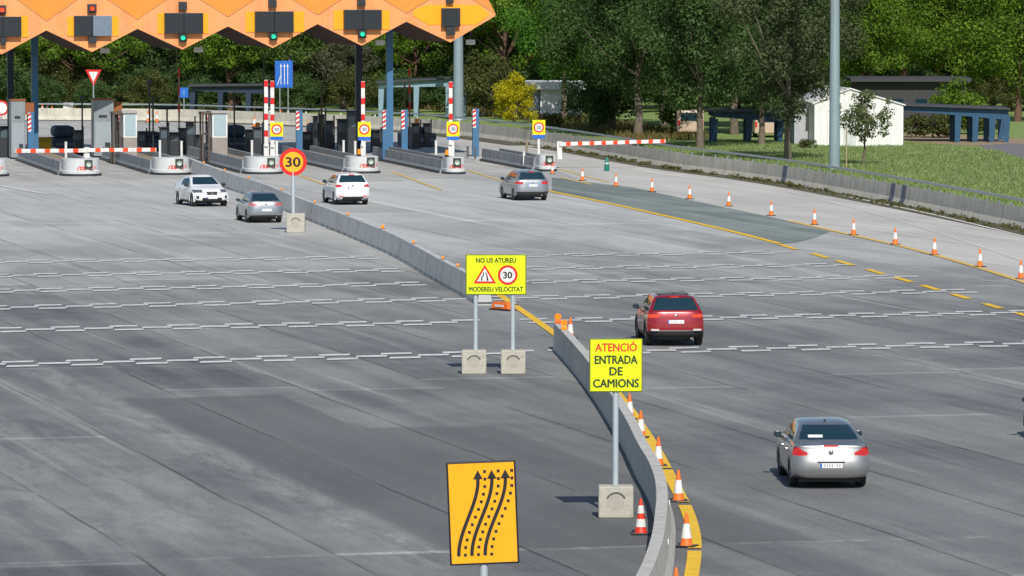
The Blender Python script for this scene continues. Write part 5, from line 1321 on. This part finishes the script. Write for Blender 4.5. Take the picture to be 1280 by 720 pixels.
sedan = dict(L=4.83, W=.895, idx=(6,7,9,12,13,15), sill=.24, wr=.335, wx=(.98,3.72), rw=(1.115,1.40), ws=(1.09,1.40),
  ctrl=[(.40,.21,.76,.03),(.06,.27,.83,.14),(.0,.42,.885,.17),(.0,.60,.90,.18),(.05,.80,.895,.16),(.09,.95,.87,.12),(.12,1.03,.84,.07),(.50,1.075,.80,.05),(.95,1.265,.71,.05),(1.45,1.425,.62,.06),
        (2.0,1.485,.60,.06),(2.55,1.485,.60,.06),(2.95,1.44,.61,.06),(3.72,1.06,.77,.05),(4.35,.92,.80,.07),(4.62,.80,.82,.12),(4.79,.62,.84,.2),(4.83,.45,.86,.2),(4.76,.27,.84,.15),(4.4,.21,.78,.03)],
  tail=lambda y, z: y > .60 and .79 < z < .855 + .13*min(1, (y-.60)/.26),
  head=lambda y, z, x: y > .55 and .62 < z < .76, dark=lambda y, z, f: z < .275 if not f else z < .27,
  grille=lambda y, z: 'grille' if (y < .5 and .50 < z < .68) or (y < .7 and .28 < z < .38) else None,
  cp=.98, bp=2.35, mir=(3.25,1.03), plate=(-.006,.565), ptilt=2, fplate=(4.84,.44), handles=(1.55,2.55), hz=.84, shut=(1.25,2.38,3.42), ant=(1.55,1.44), brake3=(.108,1.012,.17), emb=(.04,.875),
  extra=[lambda t: MB().box(-.014,.0,-.32,.32,-.012,.012).build('plate_trim', BLACKT, t, loc=(.004,0,.645)), lambda t: MB().box(0,.13,.0,.34,0,.004).build('paper_sheet', WHITE, t, loc=(.70,.13,1.157)) .__setattr__('rotation_euler', (0,R(-24),0))])
def hatch(L, W, H, dxw, sill=.24, wb=2.6, wr=.315, zb=.97, lift=0, **kw):
    d = dict(L=L, W=W, idx=(5,6,7,10,11,13), sill=sill, wr=wr, wx=(.80, .80+wb), rw=(zb+.06, H-.10), ws=(zb+.05, H-.09),
      ctrl=[(.40,sill-.03,.76*W/.9,.03),(.06,sill+.04,.82*W/.9,.14),(.0,sill+.18,.875*W/.9,.18),(.0,.60+lift,.885*W/.9,.19),(.035,.80+lift,.88*W/.9,.17),(.07,zb-.04,.85*W/.9,.12),(.10,zb+.03,.825*W/.9,.10),
        (dxw,H-.075,.64*W/.9,.07),(dxw+.22,H-.025,.61*W/.9,.06),(L*.36,H,.60*W/.9,.06),(L*.53,H-.035,.60*W/.9,.06),(L*.745,zb+.03,.77*W/.9,.05),(L*.885,zb-.10,.79*W/.9,.08),(L*.95,zb-.2,.80*W/.9,.13),(L*.988,.62+lift*.7,.83*W/.9,.2),(L,.45+lift*.5,.85*W/.9,.2),(L-.07,sill+.03,.83*W/.9,.15),(L-.42,sill-.03,.76*W/.9,.03)],
      tail=lambda y, z: y > .62 and .80 < z < .94, head=lambda y, z, x: y > .55 and .64 < z < .78, dark=lambda y, z, f: z < sill+.10,
      grille=lambda y, z: 'grille' if (y < .45 and .55 < z < .66) or (y < .6 and .28 < z < .38) else None,
      cp=.62, bp=L*.46, mir=(L*.665, zb+.03), plate=(.022,.72), ptilt=8, fplate=(L+.012,.43), handles=(L*.36, L*.56), hz=zb-.12, shut=(L*.26,L*.47,L*.70), ant=(dxw+.35,H-.03), brake3=(dxw-.03,H-.085,.14), emb=(.05,.87), lift=lift)
    d.update(kw); return d
suv = hatch(4.48,.925,1.655,.52,sill=.30,wb=2.67,wr=.36,zb=1.10,lift=.12,clad=True, tail=lambda y, z: y > .56 and .93 < z < 1.04, dark=lambda y, z, f: z < .50,
   plate=(.022,.80), emb=(.062,.99), head=lambda y,z,x: y > .55 and .82 < z < .92, grille=lambda y,z: 'grille' if (y<.5 and .60<z<.82) else None, hz=.96, fplate=(4.50,.55),
   exhaust=(-1,), tailm=mat('dark_red_tail_light', (.70,.06,.012), .2, var=.4, vscale=14, coat=.6),
   extra=[lambda t: MB().box(-.014,.02,-.74,.74,-.014,.014).build('bumper_trim', CHROME, t, loc=(-.004,0,.515)), lambda t: [MB().box(-.1,.02,-.13,.13,-.025,.025).build('bumper_reflector', mat('pale_reflector', (.6,.55,.55), .3, var=0), t, loc=(.03,s*.68,.55)) for s in (1,-1)],
          lambda t: MB().box(1.0,2.6,-.50,.50,0,.02).build('roof_panel', mat('roof_glass', (.06,.07,.09), .06, var=0), t, loc=(-.15,0,1.638))], mirm=BLACKT)
h308 = hatch(4.25,.90,1.47,.50,wb=2.62,zb=.99, tail=lambda y,z: y > .66 and .83 < z < .965 - .1*(.97-y), dark=lambda y,z,f: z < .40 and y < .62 if not f else z < .34, plate=(.03,.80), emb=(.055,.90), exhaust=(-1,), mirm=BLACKT,
   extra=[lambda t: [MB().box(-.014,.02,-.10,.10,-.02,.02).build('bumper_reflector', RED, t, loc=(.02,s*.62,.41)) for s in (1,-1)]])
seat = hatch(4.05,.86,1.42,.78,wb=2.46,zb=.95, tail=lambda y,z: y > .52 and .80 < z < .90, dark=lambda y,z,f: z < .36, plate=(.006,.60), emb=(.05,.86), exhaust=(-1,), brake3=None,
   tailm=mat('pale_red_tail_light', (.50,.10,.10), .25, var=.2, vscale=9, coat=.5), shut=(4.05*.42,4.05*.70))
focus = hatch(4.53,.91,1.50,.42,wb=2.65,zb=.99, tail=lambda y,z: y > .56 and .83 < z < .955, dark=lambda y,z,f: z < .45, plate=(.03,.76), emb=(.055,.90), exhaust=(-1,), mirm=BLACKT)
clio = hatch(4.05,.895,1.44,.50,wb=2.58,zb=.97, head=lambda y,z,x: y > .52 and .665 < z < .80, dark=lambda y,z,f: z < .30,
   grille=lambda y,z: 'grille' if (y < .30 and .56 < z < .70) or (y < .56 and .635 < z < .665) or (y < .56 and .31 < z < .42) or (.72 < y < .88 and .38 < z < .52) else None, emb=(4.04,.62), mirm=BLACKT,
   extra=[lambda t: MB().prism([(0,-.06,.62),(0,0,.535),(0,.06,.62),(0,0,.705)], (.02,0,0)).build('front_badge', CHROME, t, loc=(4.02,0,0))], tail=lambda y,z: y > .62 and .82 < z < .95)
c_ = clio['ctrl']; c_[7] = (.55, 1.27, .60, .08); c_[8] = (.95, 1.385, .58, .08); c_[9] = (1.65, 1.44, .575, .08); c_[10] = (2.15, 1.41, .57, .07); clio['cp'] = 1.2; clio['rw'] = (1.03, 1.22)
car('silver_sedan', 'silver four-door saloon driving away in the right foreground', sedan, SILVER, (1039,612.5), math.pi/2 + R(2.2))
car('red_suv', 'red sport utility car driving away beside the entry sign', suv, REDC, (845,433.5), math.pi/2 + R(4.5))
car('white_hatchback', 'white hatchback seen from behind, right of the round 30 sign', h308, WHC, (441.5,256.5), math.pi/2 + R(13), scale=(1,1.01,1.13))
car('silver_hatchback', 'silver three-door hatchback seen from behind, left of the round 30 sign', seat, SILV2, (333,279), math.pi/2 + R(13), scale=(1,1,1.06))
car('grey_estate', 'silver grey estate car seen from behind at the foot of the rightmost toll island', focus, GREYS, (666,251), math.pi/2 + R(13), scale=(1,1,1.07))
car('white_oncoming_hatchback', 'white hatchback facing the camera, turning before the left islands', clio, WHC, (265.5,258.5), -math.pi/2 + R(20), front=True, scale=(1.0,1.05,1.10))
car('black_hatchback', 'black car just entering at the right photo edge', hatch(4.2,.90,1.46,.5), BLKC, (1348.5,560), math.pi/2 + R(2))

for o in [o for o in C.objects if o.name.startswith('trunk') and o.parent is None]: bpy.data.objects.remove(o)
